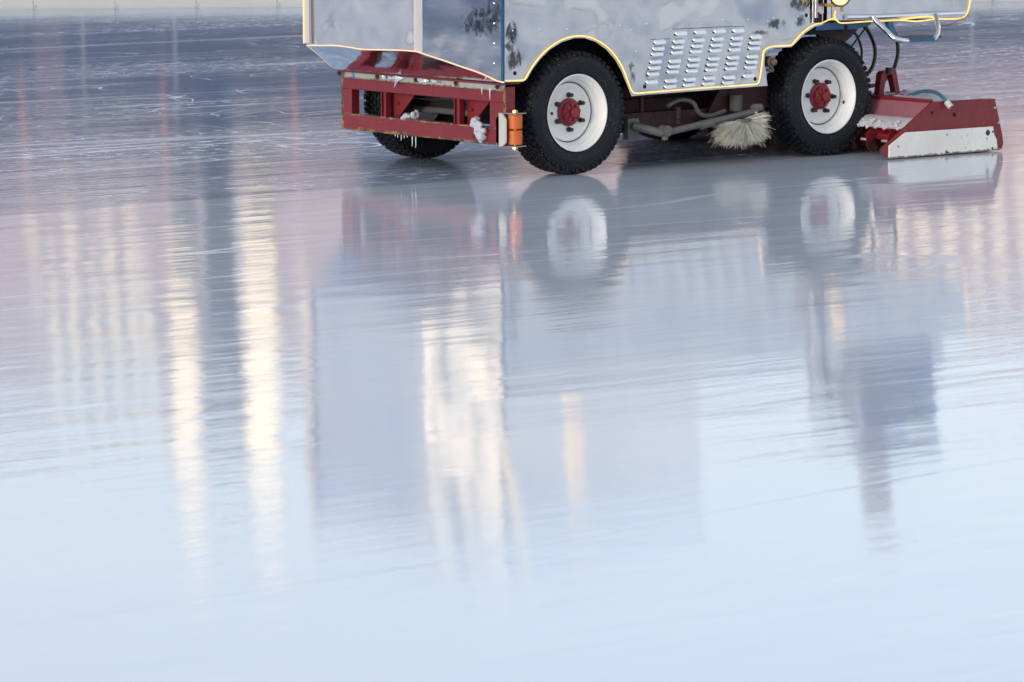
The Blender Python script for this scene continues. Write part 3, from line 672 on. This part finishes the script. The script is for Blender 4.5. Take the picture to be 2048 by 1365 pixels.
def lamp(c, d):
    c = Vector(c); d = Vector(d).normalized(); q = d.to_track_quat('Z', 'Y').to_matrix().to_4x4(); T = Matrix.Translation(c) @ q
    L_ = empty('work_lamp', c, rs)
    def f(prof, name, m):
        mb = MB(); mb.lathe(prof, (0, 0, 0), 'Z', 28); bmesh.ops.transform(mb.bm, matrix=T, verts=mb.bm.verts[:]); return mb.build(name, m, L_, True, 50)
    f([(.012, .0001), (.012, .03), (.006, .052), (.0, .056)], 'lens', M_lens)
    f([(.006, .056), (.008, .064), (.0, .068), (-.03, .064), (-.065, .045), (-.08, .02), (-.08, .0001)], 'housing', M_hose)
    MB().cyl(c - d * .05, c - d * .05 + Vector((.02, .02, -.1)), .010, 10).cyl(c + Vector((.02, .05, -.06)), c + Vector((0, .15, -.06)), .010, 8).build('lamp_bracket', mat('amber bracket', (.55, .28, .04), .4), L_, True)
lamp(S(1680, -7, -.15), (-.80, -.56, -.05))
lamp(S(1680, -7, -.15) + Vector((0, 1.95, 0)), (-.80, .56, -.05))
# blue frame under the deck, red bracket
MB().prism([S(1632, 46, .06), S(1745, 42, .06), S(1741, 50, .06), S(1718, 58, .06), S(1632, 62, .06)], (0, .05, 0), .003).build('deck_frame', M_blue, rs)
MB().cyl(S(1691, 55, .055), S(1691, 55, .06), .014, 12).build('hole', M_hole, rs)
MB().prism([S(1632, 62, .12), S(1717, 59, .12), S(1692, 84, .12), S(1640, 76, .12)], (0, .03, 0), .002).build('tank_bracket', M_redd, rs)
MB().box((2.1, .83, .80), (.3, 1.5, .08)).box((2.75, .83, .835), (1.0, 1.5, .03)).build('deck_floor', M_well, rs)
st = empty('boarding_step', S(1835, 78, -.12), rs)
t1 = [S(1747, 33, -.04), S(1752, 42, -.06), S(1770, 60, -.13), S(1788, 76, -.20), S(1802, 81, -.22), S(1815, 82, -.22)]
MB().tube(t1, .017, 14, 5).build('handrail', M_chrome, st, True)
t2 = [S(1871, 31, -.04), S(1874, 45, -.12), S(1876, 62, -.20), S(1871, 76, -.22), S(1866, 79, -.22)]
MB().tube(t2, .015, 14, 5).build('handrail', M_chrome, st, True)
zs = S(1835, 77, -.22).z; xa, xb_ = S(1808, 80, -.22).x, S(1872, 76, -.22).x
MB().box(((xa + xb_) / 2 + .04, -.14, zs), (xb_ - xa + .02, .16, .016), None, .003).build('tread_plate', M_grit, st)
MB().box(((xa + xb_) / 2, -.228, zs - .010), (xb_ - xa, .014, .022), None, .002).build('step_frame', M_blue, st)
MB().prism([S(1776, 43, .0), S(1786, 43, .0), S(1790, 60, -.03), S(1798, 70, -.06), S(1786, 69, -.06), S(1778, 58, -.03)], (0, .03, 0)).build('step_bracket', M_blue, st)
MB().tube([S(1882, 52, -.01), S(1895, 51, -.01), S(1908, 46, -.01), S(1925, 36, -.01)], .0028, 6, 4).build('loose_wire', mat('red blue wire', (.16, .05, .06), .5), rs, True)
# hoses
hY = .35
for pp, r_ in (([(1722, 48), (1736, 62), (1748, 88), (1750, 112), (1743, 138), (1725, 158)], .013), ([(1706, 62), (1716, 76), (1723, 98), (1723, 122)], .009), ([(1744, 38), (1737, 48), (1718, 74), (1698, 100)], .006),
               ([(1775, 45), (1790, 66), (1796, 100), (1790, 132), (1778, 152), (1758, 168), (1734, 174)], .013)):
    MB().tube([S(u, v, hY) for u, v in pp], r_, 10, 6).build('hydraulic_hose', M_hose, rs, True)

# ------------------------------------------------------------------ conditioner (sled behind the rear wheels)
cd = empty('conditioner', (2.7, .84, 0), rs)
YC = -.455
def C_(u, v, y=YC): return S(u, v, y)
pl = [(1762, 299), (1763, 306), (1778, 318.5), (1812, 318), (1996, 302), (2004, 299), (2007, 287), (2005, 270), (1990, 198), (1963, 198), (1866, 204), (1842, 226), (1812, 254), (1788, 275)]
P = [C_(u, v) for u, v in pl]
for p in P: p.z = max(p.z, .006)
MB().prism(P, (0, .016, 0), .002).build('side_plate', M_redc, cd)
bd = [(1778.5, 318), (1779.5, 292), (1812, 265.5), (1986.5, 253.5), (1989, 270), (1994, 280), (1995.5, 302)]
P = [C_(u, v, YC - .014) for u, v in bd]
for p in P: p.z = max(p.z, .008)
MB().prism(P, (0, .013, 0), .003).build('runner_board', M_runner, cd)
for u, v, r_, m in ((1797, 293.5, .008, M_steel), (1894, 270, .008, M_steel), (1893, 304, .008, M_bolt), (1976, 266, .018, M_bolt), (1986, 264, .007, M_bolt), (1985, 297, .008, M_bolt)):
    c = C_(u, v, YC - .016); MB().cyl(c, c + Vector((0, .004, 0)), r_, 12).build('bolt', m, cd, True)
for u, v, r_ in ((1864, 226, .010), (1909, 230, .014)):
    c = C_(u, v, YC - .002); MB().cyl(c, c + Vector((0, .004, 0)), r_, 14).build('hole', M_hole, cd, True)
for u, v in ((1990, 216), (1998, 246)):
    c = C_(u, v, YC - .002); MB().lathe([(-.006, .0001), (-.004, .009), (.003, .011)], c, 'Y', 10).build('bolt', M_steel, cd, True)
# far side plate
P = [C_(u, v) for u, v in pl]; P = [Vector((p.x, 2.12, max(p.z, .006))) for p in P]
MB().prism(P, (0, .016, 0), .002).build('side_plate', M_red, cd)
xt = C_(1868, 205).x; zt_ = C_(1868, 205).z; xr = C_(1990, 198).x
yA, yB = YC + .017, 2.118
M_redf = paint('frost dusted red paint', (.27, .10, .13), .6, .2)
MB().prism([(xt - .02, yA, zt_ - .005), (xt - .12, yA, .155), (xt - .105, yA, .150), (xt - .004, yA, zt_ - .012)], (0, yB - yA, 0)).build('front_plate', M_redf, cd)
MB().prism([(xt - .02, yA, zt_ - .003), (xt + .10, yA, zt_ - .003), (xt + .10, yA, zt_ - .015), (xt - .02, yA, zt_ - .015)], (0, yB - yA, 0)).build('top_plate', M_red, cd)
MB().prism([(xr - .30, yA, zt_ - .03), (xr - .02, yA, zt_ - .03), (xr - .0, yA, .12), (xr - .02, yA, .12), (xr - .035, yA, zt_ - .045), (xr - .30, yA, zt_ - .045)], (0, yB - yA, 0)).build('rear_plate', M_red, cd)
MB().prism([(xr - .03, yA, .12), (xr + .06, yA, .015), (xr + .05, yA, .01), (xr - .045, yA, .115)], (0, yB - yA, 0)).build('squeegee', M_rub, cd)
MB().box((xt - .01, (yA + yB) / 2, zt_ + .008), (.035, yB - yA, .02), None, .003).build('edge_bar', M_red, cd)
# auger housing with packed snow, auger
hx, hzz = xt - .13, .12
hs = MB(); arc = [(hx + math.cos(t) * .135, hzz + math.sin(t) * .125) for t in [rad(a) for a in range(25, 151, 14)]]; arc2 = [(hx + math.cos(t) * .125, hzz + math.sin(t) * .115) for t in [rad(a) for a in range(150, 24, -14)]]
hs.prism([(x, yA, z) for x, z in arc + arc2], (0, yB - yA, 0)); hs.build('auger_cover', mat('frosted steel', (.48, .45, .46), .7, vary=.2, vscale=15, bump=.004, bscale=40), cd)
ag = MB(); n_ = 150; ag.cyl((hx, yA, hzz - .005), (hx, yB, hzz - .005), .025, 12)
prev = None
for i in range(n_ * 2):
    y = yA + (yB - yA) * i / (n_ * 2 - 1); t = y * 2 * PI / .19
    a = [ag.bm.verts.new((hx + math.cos(t) * r, y + dy, hzz - .005 + math.sin(t) * r)) for r, dy in ((.022, -.004), (.106, -.003), (.106, .003), (.022, .004))]
    if prev:
        for k in range(4): ag.bm.faces.new((prev[k], prev[(k + 1) % 4], a[(k + 1) % 4], a[k]))
    prev = a
ag.build('auger', M_redh, cd, True, 50)
# ragged snow under the housing lip
sn = MB(); rn = random.Random(3)
for i in range(240):
    y = yA + .01 + rn.random() * (yB - yA - .02); a = rad(rn.uniform(128, 158)); k = 1.0 + .05 * math.sin(y * 31) + .04 * math.sin(y * 77)
    sn.blob((hx + math.cos(a) * .138 * k, y, hzz + math.sin(a) * .128 * k), (.010, .017, rn.uniform(.006, .017)), i, .3, 1)
sn.box((hx + math.cos(rad(146)) * .133, (yA + yB) / 2, hzz + math.sin(rad(146)) * .122), (.012, yB - yA - .03, .014)); crust(sn, .006, .005, 1, 'packed_snow', M_snow, cd)
tag(bpy.data.objects['packed_snow'], 'ragged white snow packed along the auger cover')
# A-frame, cap
ya = G(1780, 191, zt_ + .002).y; 
def Q(u, v): return S(u, v, ya)
MB().prism([Q(1758, 190), Q(1763, 148), Q(1768, 143), Q(1788, 139), Q(1793, 142), Q(1801, 190), Q(1792, 190), Q(1784, 149), Q(1774, 151), Q(1767, 190)], (0, .05, 0), .003).build('lifting_bracket', M_red, cd)
MB().cyl(Q(1778, 148), Q(1778, 135) , .022, 18, .025).build('bracket_cap', M_hose, cd, True)
MB().box((Q(1780, 190).x, ya + .02, zt_ + .004), (.16, .12, .012), None, .003).build('bracket_foot', M_red, cd)
print('YA', ya)
# blue hose with metal end
b0 = [S(1806, 200, .12), S(1822, 190, .0), S(1846, 183, -.15), S(1870, 185, -.3), S(1886, 195, -.42), S(1895, 206, -.475)]
MB().tube(b0, .0125, 12, 5).build('water_hose', mat('blue grey hose', (.05, .16, .24), .45, vary=.35, vscale=6), cd, True)
e0, e1 = S(1893, 204, -.47), S(1902, 215, -.50); MB().cyl(e0, e1, .020, 14).build('hose_end', M_brk, cd, True); MB().cyl(e1 + Vector((0, -.001, 0)), e1 + (e1 - e0).normalized() * .003, .013, 12).build('hose_bore', M_hole, cd, True)
tag(rs, kind=None)

# ------------------------------------------------------------------ snow and icicles on the machine
def snow(name, c, r, seed, label, n=4):
    mb = MB(); rn = random.Random(seed)
    for i in range(n): mb.blob((c[0] + rn.uniform(-.4, .4) * r[0], c[1] + rn.uniform(-.8, .8) * r[1], c[2] + rn.uniform(-.6, .6) * r[2]), (r[0] * .8, r[1] * .75, r[2] * .6), seed + i, .22, 3)
    o = mb.build(name, M_snow, None, True, 80); tag(o, label, 'snow'); return o
p = bz(960, 252)
mb = MB(); 
for i, (u, v, a, b_) in enumerate(((955, 246, .030, .030), (963, 255, .034, .032), (960, 266, .030, .032), (968, 275, .026, .030), (957, 240, .026, .022), (972, 262, .026, .02))):
    q = bz(u, v); mb.blob((XB - .02, q.y, q.z), (.022, a, b_), i + 20, .15, 3)
o = crust(mb, .006, .009, 3, 'snow_clump', M_snow); tag(o, 'tall white snow clump frozen onto the front of the red bumper beside the orange roller', 'snow')
mb = MB(); q = bz(962, 271); mb.cyl((XB - .04, q.y + .012, q.z - .004), (XB - .048, q.y + .012, q.z - .004), .012, 12).build('bolt', M_bolt, bp_, True)
mb = MB()
for i, (u, v, a, b_) in enumerate(((812, 233, .040, .018), (806, 236, .03, .012), (826, 231, .014, .028))):
    q = bz(u, v); mb.blob((XB + .02, q.y, q.z), (.03, a, b_), i + 40, .15, 3)
o = crust(mb, .006, .009, 3, 'snow_clump', M_snow); tag(o, 'small low snow lump lying on the lower rail of the red front bumper', 'snow')
mb = MB()
for i, (u, v, a, b_) in enumerate(((848, 126, .035, .022), (860, 131, .04, .016), (842, 130, .02, .014))):
    q = F(u, v, XB - .02); mb.blob((XB - .0, q.y, q.z), (.03, a, b_), i + 60, .2, 3)
o = crust(mb, .006, .009, 3, 'snow_clump', M_snow); tag(o, 'snow lump on the red brace tube under the silver prow', 'snow')
mb = MB(); rn = random.Random(12)
for i in range(46):
    y = YC + .05 + (i % 23) * .035 + rn.uniform(-.02, .02); x = xt + .12 + rn.random() * .36
    mb.blob((x, y, zt_ - .016 + rn.uniform(0, .012)), (.06, .05, rn.uniform(.010, .022)), i + 80, .3, 2)
mb.box((xt + .30, YC + .45, zt_ - .004), (.40, .80, .012)); o = crust(mb, .008, .008, 3, 'snow_clump', M_snow); tag(o, 'crusty grey snow layer lying on top of the red conditioner', 'snow')
ic = None
for i, (u, v, ln) in enumerate(((800, 273, .05), (793, 272, .03), (806, 274, .03), (822, 276, .09), (829, 277, .10), (812, 275, .02), (788, 271, .02))):
    q = bz(u, v); q.z = .203
    mb = MB(); mb.tube([(XB + .01, q.y, q.z + .004), (XB + .01, q.y, q.z - ln * .5), (XB + .008, q.y, q.z - ln * .72)], .0042, 8, 4, True, .001)
    o = mb.build('icicle', M_icicle, None, True, 80); tag(o, 'small clear icicle hanging under the lower rail of the red front bumper', 'icicle', 'icicles under the front bumper')
for i, (u, v, ln) in enumerate(((969, 176, .03), (985, 178, .06))):
    q = bz(u, v); mb = MB(); mb.tube([(XB - .019, q.y, zt - .012), (XB - .02, q.y, zt - .018 - ln * .5), (XB - .019, q.y, zt - .02 - ln)], .005, 8, 4, True, .001)
    o = mb.build('icicle', M_icicle, None, True, 80); tag(o, 'thin icicle on the pale strip of the red front bumper near its roller', 'icicle', 'icicles on the pale bumper strip')

# ------------------------------------------------------------------ driver's seat, wheel, driver (mirrored in the ice)
M_seat = mat('blue seat vinyl', (.03, .08, .26), .5, vary=.2)
seat = MB().box((3.06, .50, 1.42), (.46, .6, .14), None, .03).build('seat', M_seat, rs, True)
MB().box((3.24, .50, 1.72), (.10, .48, .52), (0, .12, 0), .04).build('backrest', M_seat, rs, True)
swm = MB(); Rw = []; 
for k in range(25):
    t = 2 * PI * k / 24; Rw.append(Vector((2.58, .50, 1.74)) + Vector((.13 * math.cos(t) * .5, .19 * math.sin(t), .19 * math.cos(t) * .75)))
swm.tube(Rw, .014, 8, 1).tube([(2.58, .50, 1.74), (2.4, .50, 1.27)], .02, 10, 1).tube([Rw[6], Rw[18]], .01, 6, 1)
swm.build('steering_wheel', M_hose, rs, True)
def skin(name, verts, edges, radii, m, parent=None, sub=2):
    me = bpy.data.meshes.new(name); me.from_pydata(verts, edges, []); o = bpy.data.objects.new(name, me); COL.objects.link(o)
    o.modifiers.new('skin', 'SKIN'); me.skin_vertices[0].data[0].use_root = True
    if len(me.skin_vertices) == 0: pass
    for i, r in enumerate(radii): me.skin_vertices[0].data[i].radius = (r, r) if isinstance(r, (int, float)) else r
    s_ = o.modifiers.new('sub', 'SUBSURF'); s_.levels = sub; s_.render_levels = sub
    dg = bpy.context.evaluated_depsgraph_get(); ev = o.evaluated_get(dg); me2 = bpy.data.meshes.new_from_object(ev)
    COL.objects.unlink(o); bpy.data.objects.remove(o)
    for p in me2.polygons: p.use_smooth = True
    me2.materials.clear(); me2.materials.append(m)
    o2 = bpy.data.objects.new(name, me2); COL.objects.link(o2)
    if parent is not None: adopt(o2, parent)
    return o2
def add_skin_layer(me): 
    pass
M_skin = mat('skin', (.50, .30, .22), .5); M_jac = mat('navy jacket', (.025, .06, .22), .7, vary=.2, vscale=20); M_trs = mat('dark trousers', (.02, .022, .03), .8); M_hat = mat('dark knit hat', (.03, .03, .05), .9)
def person(px, py, ps):
    pr = empty('person', (px, py, ps)); tag(pr, 'person in dark blue jacket and knit hat seated at the wheel, mirrored in the ice', 'person')
    V = []; E = []; Rr = []
    def a(x, y, z, r, to=None):
        V.append((px + x, py + y, ps + z)); Rr.append(r)
        if to is not None: E.append((to, len(V) - 1))
        return len(V) - 1
    bmh = bmesh.new()
    p0 = a(0, 0, .10, .15); p1 = a(-.02, 0, .26, .15, p0); p2 = a(-.05, 0, .42, .17, p1); p3 = a(-.06, 0, .50, .13, p2); nk = a(-.08, 0, .58, .06, p3); hd0 = a(-.10, 0, .66, .085, nk); hd1 = a(-.10, 0, .75, .10, hd0); hd2 = a(-.09, 0, .82, .075, hd1)
    nose = a(-.205, 0, .715, .014, hd1); a(-.225, 0, .70, .012, nose)
    for s in (-1, 1):
        sh = a(-.06, s * .17, .47, .075, p3); el = a(-.16, s * .25, .24, .05, sh); wr = a(-.40, s * .17, .30, .032, el); pm = a(-.46, s * .165, .315, .036, wr)
        for k in range(4):
            f1 = a(-.50, s * (.135 + .022 * k), .325 - .004 * k, .010, pm); f2 = a(-.515, s * (.135 + .022 * k), .295, .009, f1); a(-.50, s * (.135 + .022 * k), .275, .008, f2)
        th_ = a(-.475, s * .125, .335, .011, pm); a(-.50, s * .115, .32, .009, th_)
        hp = a(-.03, s * .09, .08, .10, p0); kn = a(-.44, s * .14, .10, .068, hp); an = a(-.47, s * .14, -.30, .045, kn); ft_ = a(-.50, s * .14, -.36, .045, an); a(-.62, s * .15, -.38, .038, ft_)
        a(-.10, s * .098, .73, .018, hd1)
    me = bpy.data.meshes.new('body'); me.from_pydata(V, E, [])
    o = bpy.data.objects.new('body_src', me); COL.objects.link(o); md = o.modifiers.new('skin', 'SKIN')
    if not me.skin_vertices:
        b2 = bmesh.new(); b2.from_mesh(me); b2.verts.layers.skin.verify(); b2.to_mesh(me); b2.free()
    for i, r in enumerate(Rr): me.skin_vertices[0].data[i].radius = (r, r)
    me.skin_vertices[0].data[0].use_root = True
    s_ = o.modifiers.new('sub', 'SUBSURF'); s_.levels = 2
    dg = bpy.context.evaluated_depsgraph_get(); me2 = bpy.data.meshes.new_from_object(o.evaluated_get(dg)); bpy.data.objects.remove(o)
    for p in me2.polygons: p.use_smooth = True
    me2.materials.clear()
    for m in (M_skin, M_jac, M_trs): me2.materials.append(m)
    for p in me2.polygons:
        c = p.center - Vector((px, py, ps))
        if c.z > .56 or c.x < -.43 and abs(c.y) < .27 and .22 < c.z < .40: p.material_index = 0
        elif c.z > .18 or (c.x > -.12 and c.z > .12): p.material_index = 1
        else: p.material_index = 2
    b = bpy.data.objects.new('body', me2); COL.objects.link(b); adopt(b, pr)
    hat = MB().lathe([(0, .112), (.03, .115), (.035, .106), (.08, .095), (.12, .06), (.135, .0001)], (px - .10, py, ps + .775), 'Z', 24).build('knit_hat', M_hat, pr, True)
    for s in (-1, 1):
        e = MB().blob((px - .188, py + s * .034, ps + .745), (.010, .012, .009), 1, 0, 1).build('eye', M_hole, pr, True)
    MB().box((px - .192, py, ps + .678), (.012, .045, .008), None, .003).build('mouth', mat('lips', (.35, .12, .1), .5), pr)
person(3.06, .50, 1.50)

# ------------------------------------------------------------------ town beyond the rink (seen in the ice)
def facade_mat(name, col, band=.12):
    return mat(name, col, .8, vary=band, vscale=.6)
M_glassd = mat('dark window glass', (.05, .06, .08), .08, .0, .8)
M_litw = mat('lit window', (.9, .8, .6), .4, emit=(1, .66, .42), estr=.17)
M_litb = mat('bright lit glazing', (.9, .85, .7), .4, emit=(1, .74, .44), estr=.40)
M_litd = mat('dim lit glazing', (.8, .7, .5), .4, emit=(1, .70, .42), estr=.24)
M_prowglow = mat('added prow glow', (.9, .8, .6), .4, emit=(1, .74, .46), estr=1.7)
M_roof = mat('dark roof', (.06, .065, .08), .7)
def building(label, u0, u1, D, ztop, depth, m, roof=M_roof, wins=(), lit=(), wall_z=0):
    a, b = far(u0, D), far(u1, D); c = (a + b) / 2; d = (b - a); L_ = d.length; d.normalize(); nn = Vector((-d.y, d.x, 0)); 
    if nn.dot(_f0) < 0: nn = -nn
    an = math.atan2(d.y, d.x); r_ = empty('building', c); tag(r_, label, 'building')
    MB().box((c.x + nn.x * depth / 2, c.y + nn.y * depth / 2, ztop / 2), (L_, depth, ztop), (0, 0, an)).build('wall', m, r_)
    MB().prism([a - nn * .4 - d * .3 + Vector((0, 0, ztop + .003)), b - nn * .4 + d * .3 + Vector((0, 0, ztop + .003)), b + nn * (depth + .4) + d * .3 + Vector((0, 0, ztop + .003)), a + nn * (depth + .4) - d * .3 + Vector((0, 0, ztop + .003))], (0, 0, .35)).build('roof', roof, r_)
    for lst, gm_ in ((wins, M_glassd), (lit, M_litw)):
        for (u, w2, z0, z1) in lst:
            p = far(u, D); t = (p - a).dot(d); p = a + d * t - nn * .03
            fr_ = MB().box((p.x, p.y, (z0 + z1) / 2), (w2 + .16, .10, z1 - z0 + .16), (0, 0, an)).build('window', mat('window frame', (.6, .6, .58), .5), r_)
            MB().box((p.x - nn.x * .06, p.y - nn.y * .06, (z0 + z1) / 2), (w2, .03, z1 - z0), (0, 0, an)).build('pane', gm_, fr_)
    return r_
Dn = 105
H = lambda v, D=Dn: hz(v, D)
M_pink = facade_mat('sunset pink wall', (.54, .39, .39)); M_brick = facade_mat('brick red wall', (.54, .37, .35)); M_slate = facade_mat('blue grey wall', (.32, .35, .46)); M_cream = facade_mat('cream wall', (.60, .50, .44)); M_dark = facade_mat('shaded ground floor', (.06, .065, .085))  # pink and brick tones carry warm low sunlight in the wall colour
rn = random.Random(2)
litL = [(u, .22, H(560), H(745)) for u in (104, 141, 186, 226, 262, 292)] + [(u, .3, H(440), H(520)) for u in (60, 140, 210, 262)]
darkL = [(u, .5, H(r0), H(r0 + 60)) for r0 in (300, 400, 480) for u in (20, 80, 165, 245)]
building('long sunset-pink building beyond the left end of the rink with narrow lit upper windows', -420, 402, Dn, H(760), 9, M_pink, wins=darkL[:0], lit=litL)
building('slate blue narrow tower house between two bright pylons beyond the rink', 404, 470, Dn + 6, H(830, Dn + 6), 7, M_slate)
building('low pink gabled house right of the bright pylons beyond the rink', 474, 716, Dn, H(740), 9, M_pink, lit=[(608, .25, H(600), H(700))])
building('blue grey office block straight behind the resurfacer', 718, 1028, Dn + 4, H(700, Dn + 4), 9, M_slate)
building('cream apartment house behind the resurfacer hood', 1030, 1713, Dn, H(700), 9, M_pink, lit=[(1250, .3, H(480), H(600)), (1500, .3, H(480), H(600))])
litR = [(u, .3, H(385), H(500)) for u in (1745, 1800, 1852, 1903, 1952, 2002, 2055)] + [(1948, 1.0, H(40), H(140)), (1870, .5, H(40), H(110)), (2046, .5, H(50), H(120))]
building('brick building right of the rink with a row of evenly spaced lit windows', 1715, 2520, Dn, H(640), 9, M_brick, lit=litR)
def pylon(u, wdt, v0, v1, label):
    D = 96; p = far(u, D); an = math.atan2(-_f0.x, _f0.y); z0, z1 = hz(v0, D), hz(v1, D)
    r_ = empty('light_pylon', p); tag(r_, label, 'pylon', 'bright pylons beyond the rink')
    MB().box((p.x, p.y, (z0 - .15) / 2), (.5, .3, z0 - .15), (0, 0, an)).build('post', M_roof, r_)
    MB().box((p.x, p.y, (z0 + z1) / 2), (wdt + .1, .34, z1 - z0 + .2), (0, 0, an)).build('frame', M_roof, r_)
    q = p - _f0 * .19; zm = z0 + (z1 - z0) * .42
    MB().box((q.x, q.y, (zm + z1) / 2 + .03), (wdt, .04, z1 - zm - .06), (0, 0, an)).build('light_panel', M_litb, r_)
    MB().box((q.x, q.y, (zm + z0) / 2), (wdt, .04, zm - z0), (0, 0, an)).build('light_panel', M_litd, r_)
pylon(366, .60, 560, 985, 'narrower glowing cream pylon left of the slate tower beyond the rink')
pylon(520, .74, 450, 1000, 'wider and brighter glowing cream pylon right of the slate tower beyond the rink')
# dark hedge and people-height clutter at the foot of the town
def hedge(name, u0, u1, D, h0, seed, label):
    mb = MB(); rn = random.Random(seed); a, b = far(u0, D), far(u1, D); n_ = int((b - a).length * 14)
    for i in range(n_):
        p = a.lerp(b, rn.random()) + _f0 * rn.uniform(-.6, .6); z = rn.uniform(.05, h0) * (1 + .12 * math.sin(p.x * 1.7 + seed))
        s = rn.uniform(.10, .24); q = Euler((rn.uniform(0, 6), rn.uniform(0, 6), rn.uniform(0, 6))).to_matrix()
        vs = [mb.bm.verts.new(Vector((p.x, p.y, z)) + q @ Vector(t) * s) for t in ((-1, 0, 0), (0, -.5, 0), (1, 0, 0), (0, .5, .2))]; mb.bm.faces.new(vs)
    m_ = a.lerp(b, .5); L_ = (b - a).length; r_ = empty(name, m_); tag(r_, label, 'hedge')
    mb.build('foliage', mat('hedge leaves', (.05, .07, .11), .7, vary=.4, vscale=3), r_)
    MB().box((m_.x, m_.y, h0 * .45), (L_, .7, h0 * .9), (0, 0, math.atan2((b - a).y, (b - a).x))).build('branches', mat('hedge core', (.04, .055, .085), .9), r_)
hedge('hedge', -500, 420, 62, 3.5, 1, 'long dark clipped hedge beyond the left half of the rink')
hedge('hedge', 424, 1036, 62, 3.2, 2, 'dark clipped hedge beyond the rink left of the resurfacer')
hedge('hedge', 1034, 1722, 62, 2.6, 3, 'dark clipped hedge behind the resurfacer')
hedge('hedge', 1720, 2450, 64, 2.3, 4, 'lower dark clipped hedge beyond the right end of the rink')
def lantern(u, D, label, grp='orange lanterns beyond the rink'):
    p = far(u, D); r_ = empty('lantern_post', p); tag(r_, label, 'lantern', grp)
    z = hz(272, D); MB().cyl(p, (p.x, p.y, z - .36), .02, 8).build('post', M_roof, r_)
    MB().lathe([(z - .36, .0001), (z - .36, .018), (z - .32, .026), (z - .05, .026), (z, .01), (z + .03, .0001)], (p.x, p.y, 0), 'Z', 12).build('lamp', mat('orange lamp glass', (.9, .3, .1), .4, emit=(1, .24, .08), estr=.36), r_, True)
lantern(45, 56, 'leftmost of the three orange lanterns on thin posts beyond the rink')
lantern(328, 56, 'middle one of the three orange lanterns on thin posts beyond the rink')
lantern(590, 56, 'orange lantern on a thin post nearest the silver prow of the resurfacer')
def banner(u, wpx, v0, v1, D, m, label):
    p = far(u, D); an = math.atan2(-_f0.x, _f0.y); z0, z1 = hz(v0, D), hz(v1, D); wd = wpx / FPX * D; r_ = empty('banner_stand', p); tag(r_, label, 'banner')
    for s in (-1, 1): q = p + _right * s * wd / 2; MB().cyl(q, (q.x, q.y, z1 + .05), .025, 8).build('pole', M_roof, r_)
    MB().box((p.x, p.y, (z0 + z1) / 2), (wd, .03, z1 - z0), (0, 0, an)).build('cloth', m, r_)
banner(100, 60, 90, 245, 58, mat('faded red cloth', (.20, .13, .17), .7), 'faded red banner between two poles beyond the left of the rink')
for i, (u, D, hgt, lb) in enumerate(((168, 57, 4.0, 'tall pale flagpole beside the red banner beyond the rink'), (352, 57, 3.4, 'pale pole right of the middle orange lantern beyond the rink'), (1944, 60, 4.2, 'pale flagpole beyond the right end of the rink'))):
    p = far(u, D); MBo = MB().cyl(p, (p.x, p.y, hgt), .022, 10, .015).lathe([(hgt, .0001), (hgt, .03), (hgt + .06, .03), (hgt + .08, .0001)], (p.x, p.y, 0), 'Z', 10).build('flagpole', mat('pale pole', (.25, .25, .27), .5), None, True); tag(MBo, lb, 'pole')
# unseen block added behind the camera: its glowing panels brighten the polished prow
hc = Vector((-39.8, -64, 0)); hd = Vector((-.517, -.856, 0)); ha = math.atan2(-hd.x, hd.y)
hr = empty('prow_glow_block', hc); tag(hr, 'unseen block with warm glowing panels, added behind the camera to brighten the prow', 'building')
MB().box((hc.x + hd.x * 5, hc.y + hd.y * 5, 8), (26, 9, 16), (0, 0, ha)).build('wall', M_slate, hr)
for k in range(5):
    q = hc + Vector((math.cos(ha), math.sin(ha), 0)) * ((k - 2) * 1.9) - hd * -.42
    MB().box((q.x, q.y, 12.6), (1.75, .1, 5.6), (0, 0, ha)).build('window', M_prowglow, hr)
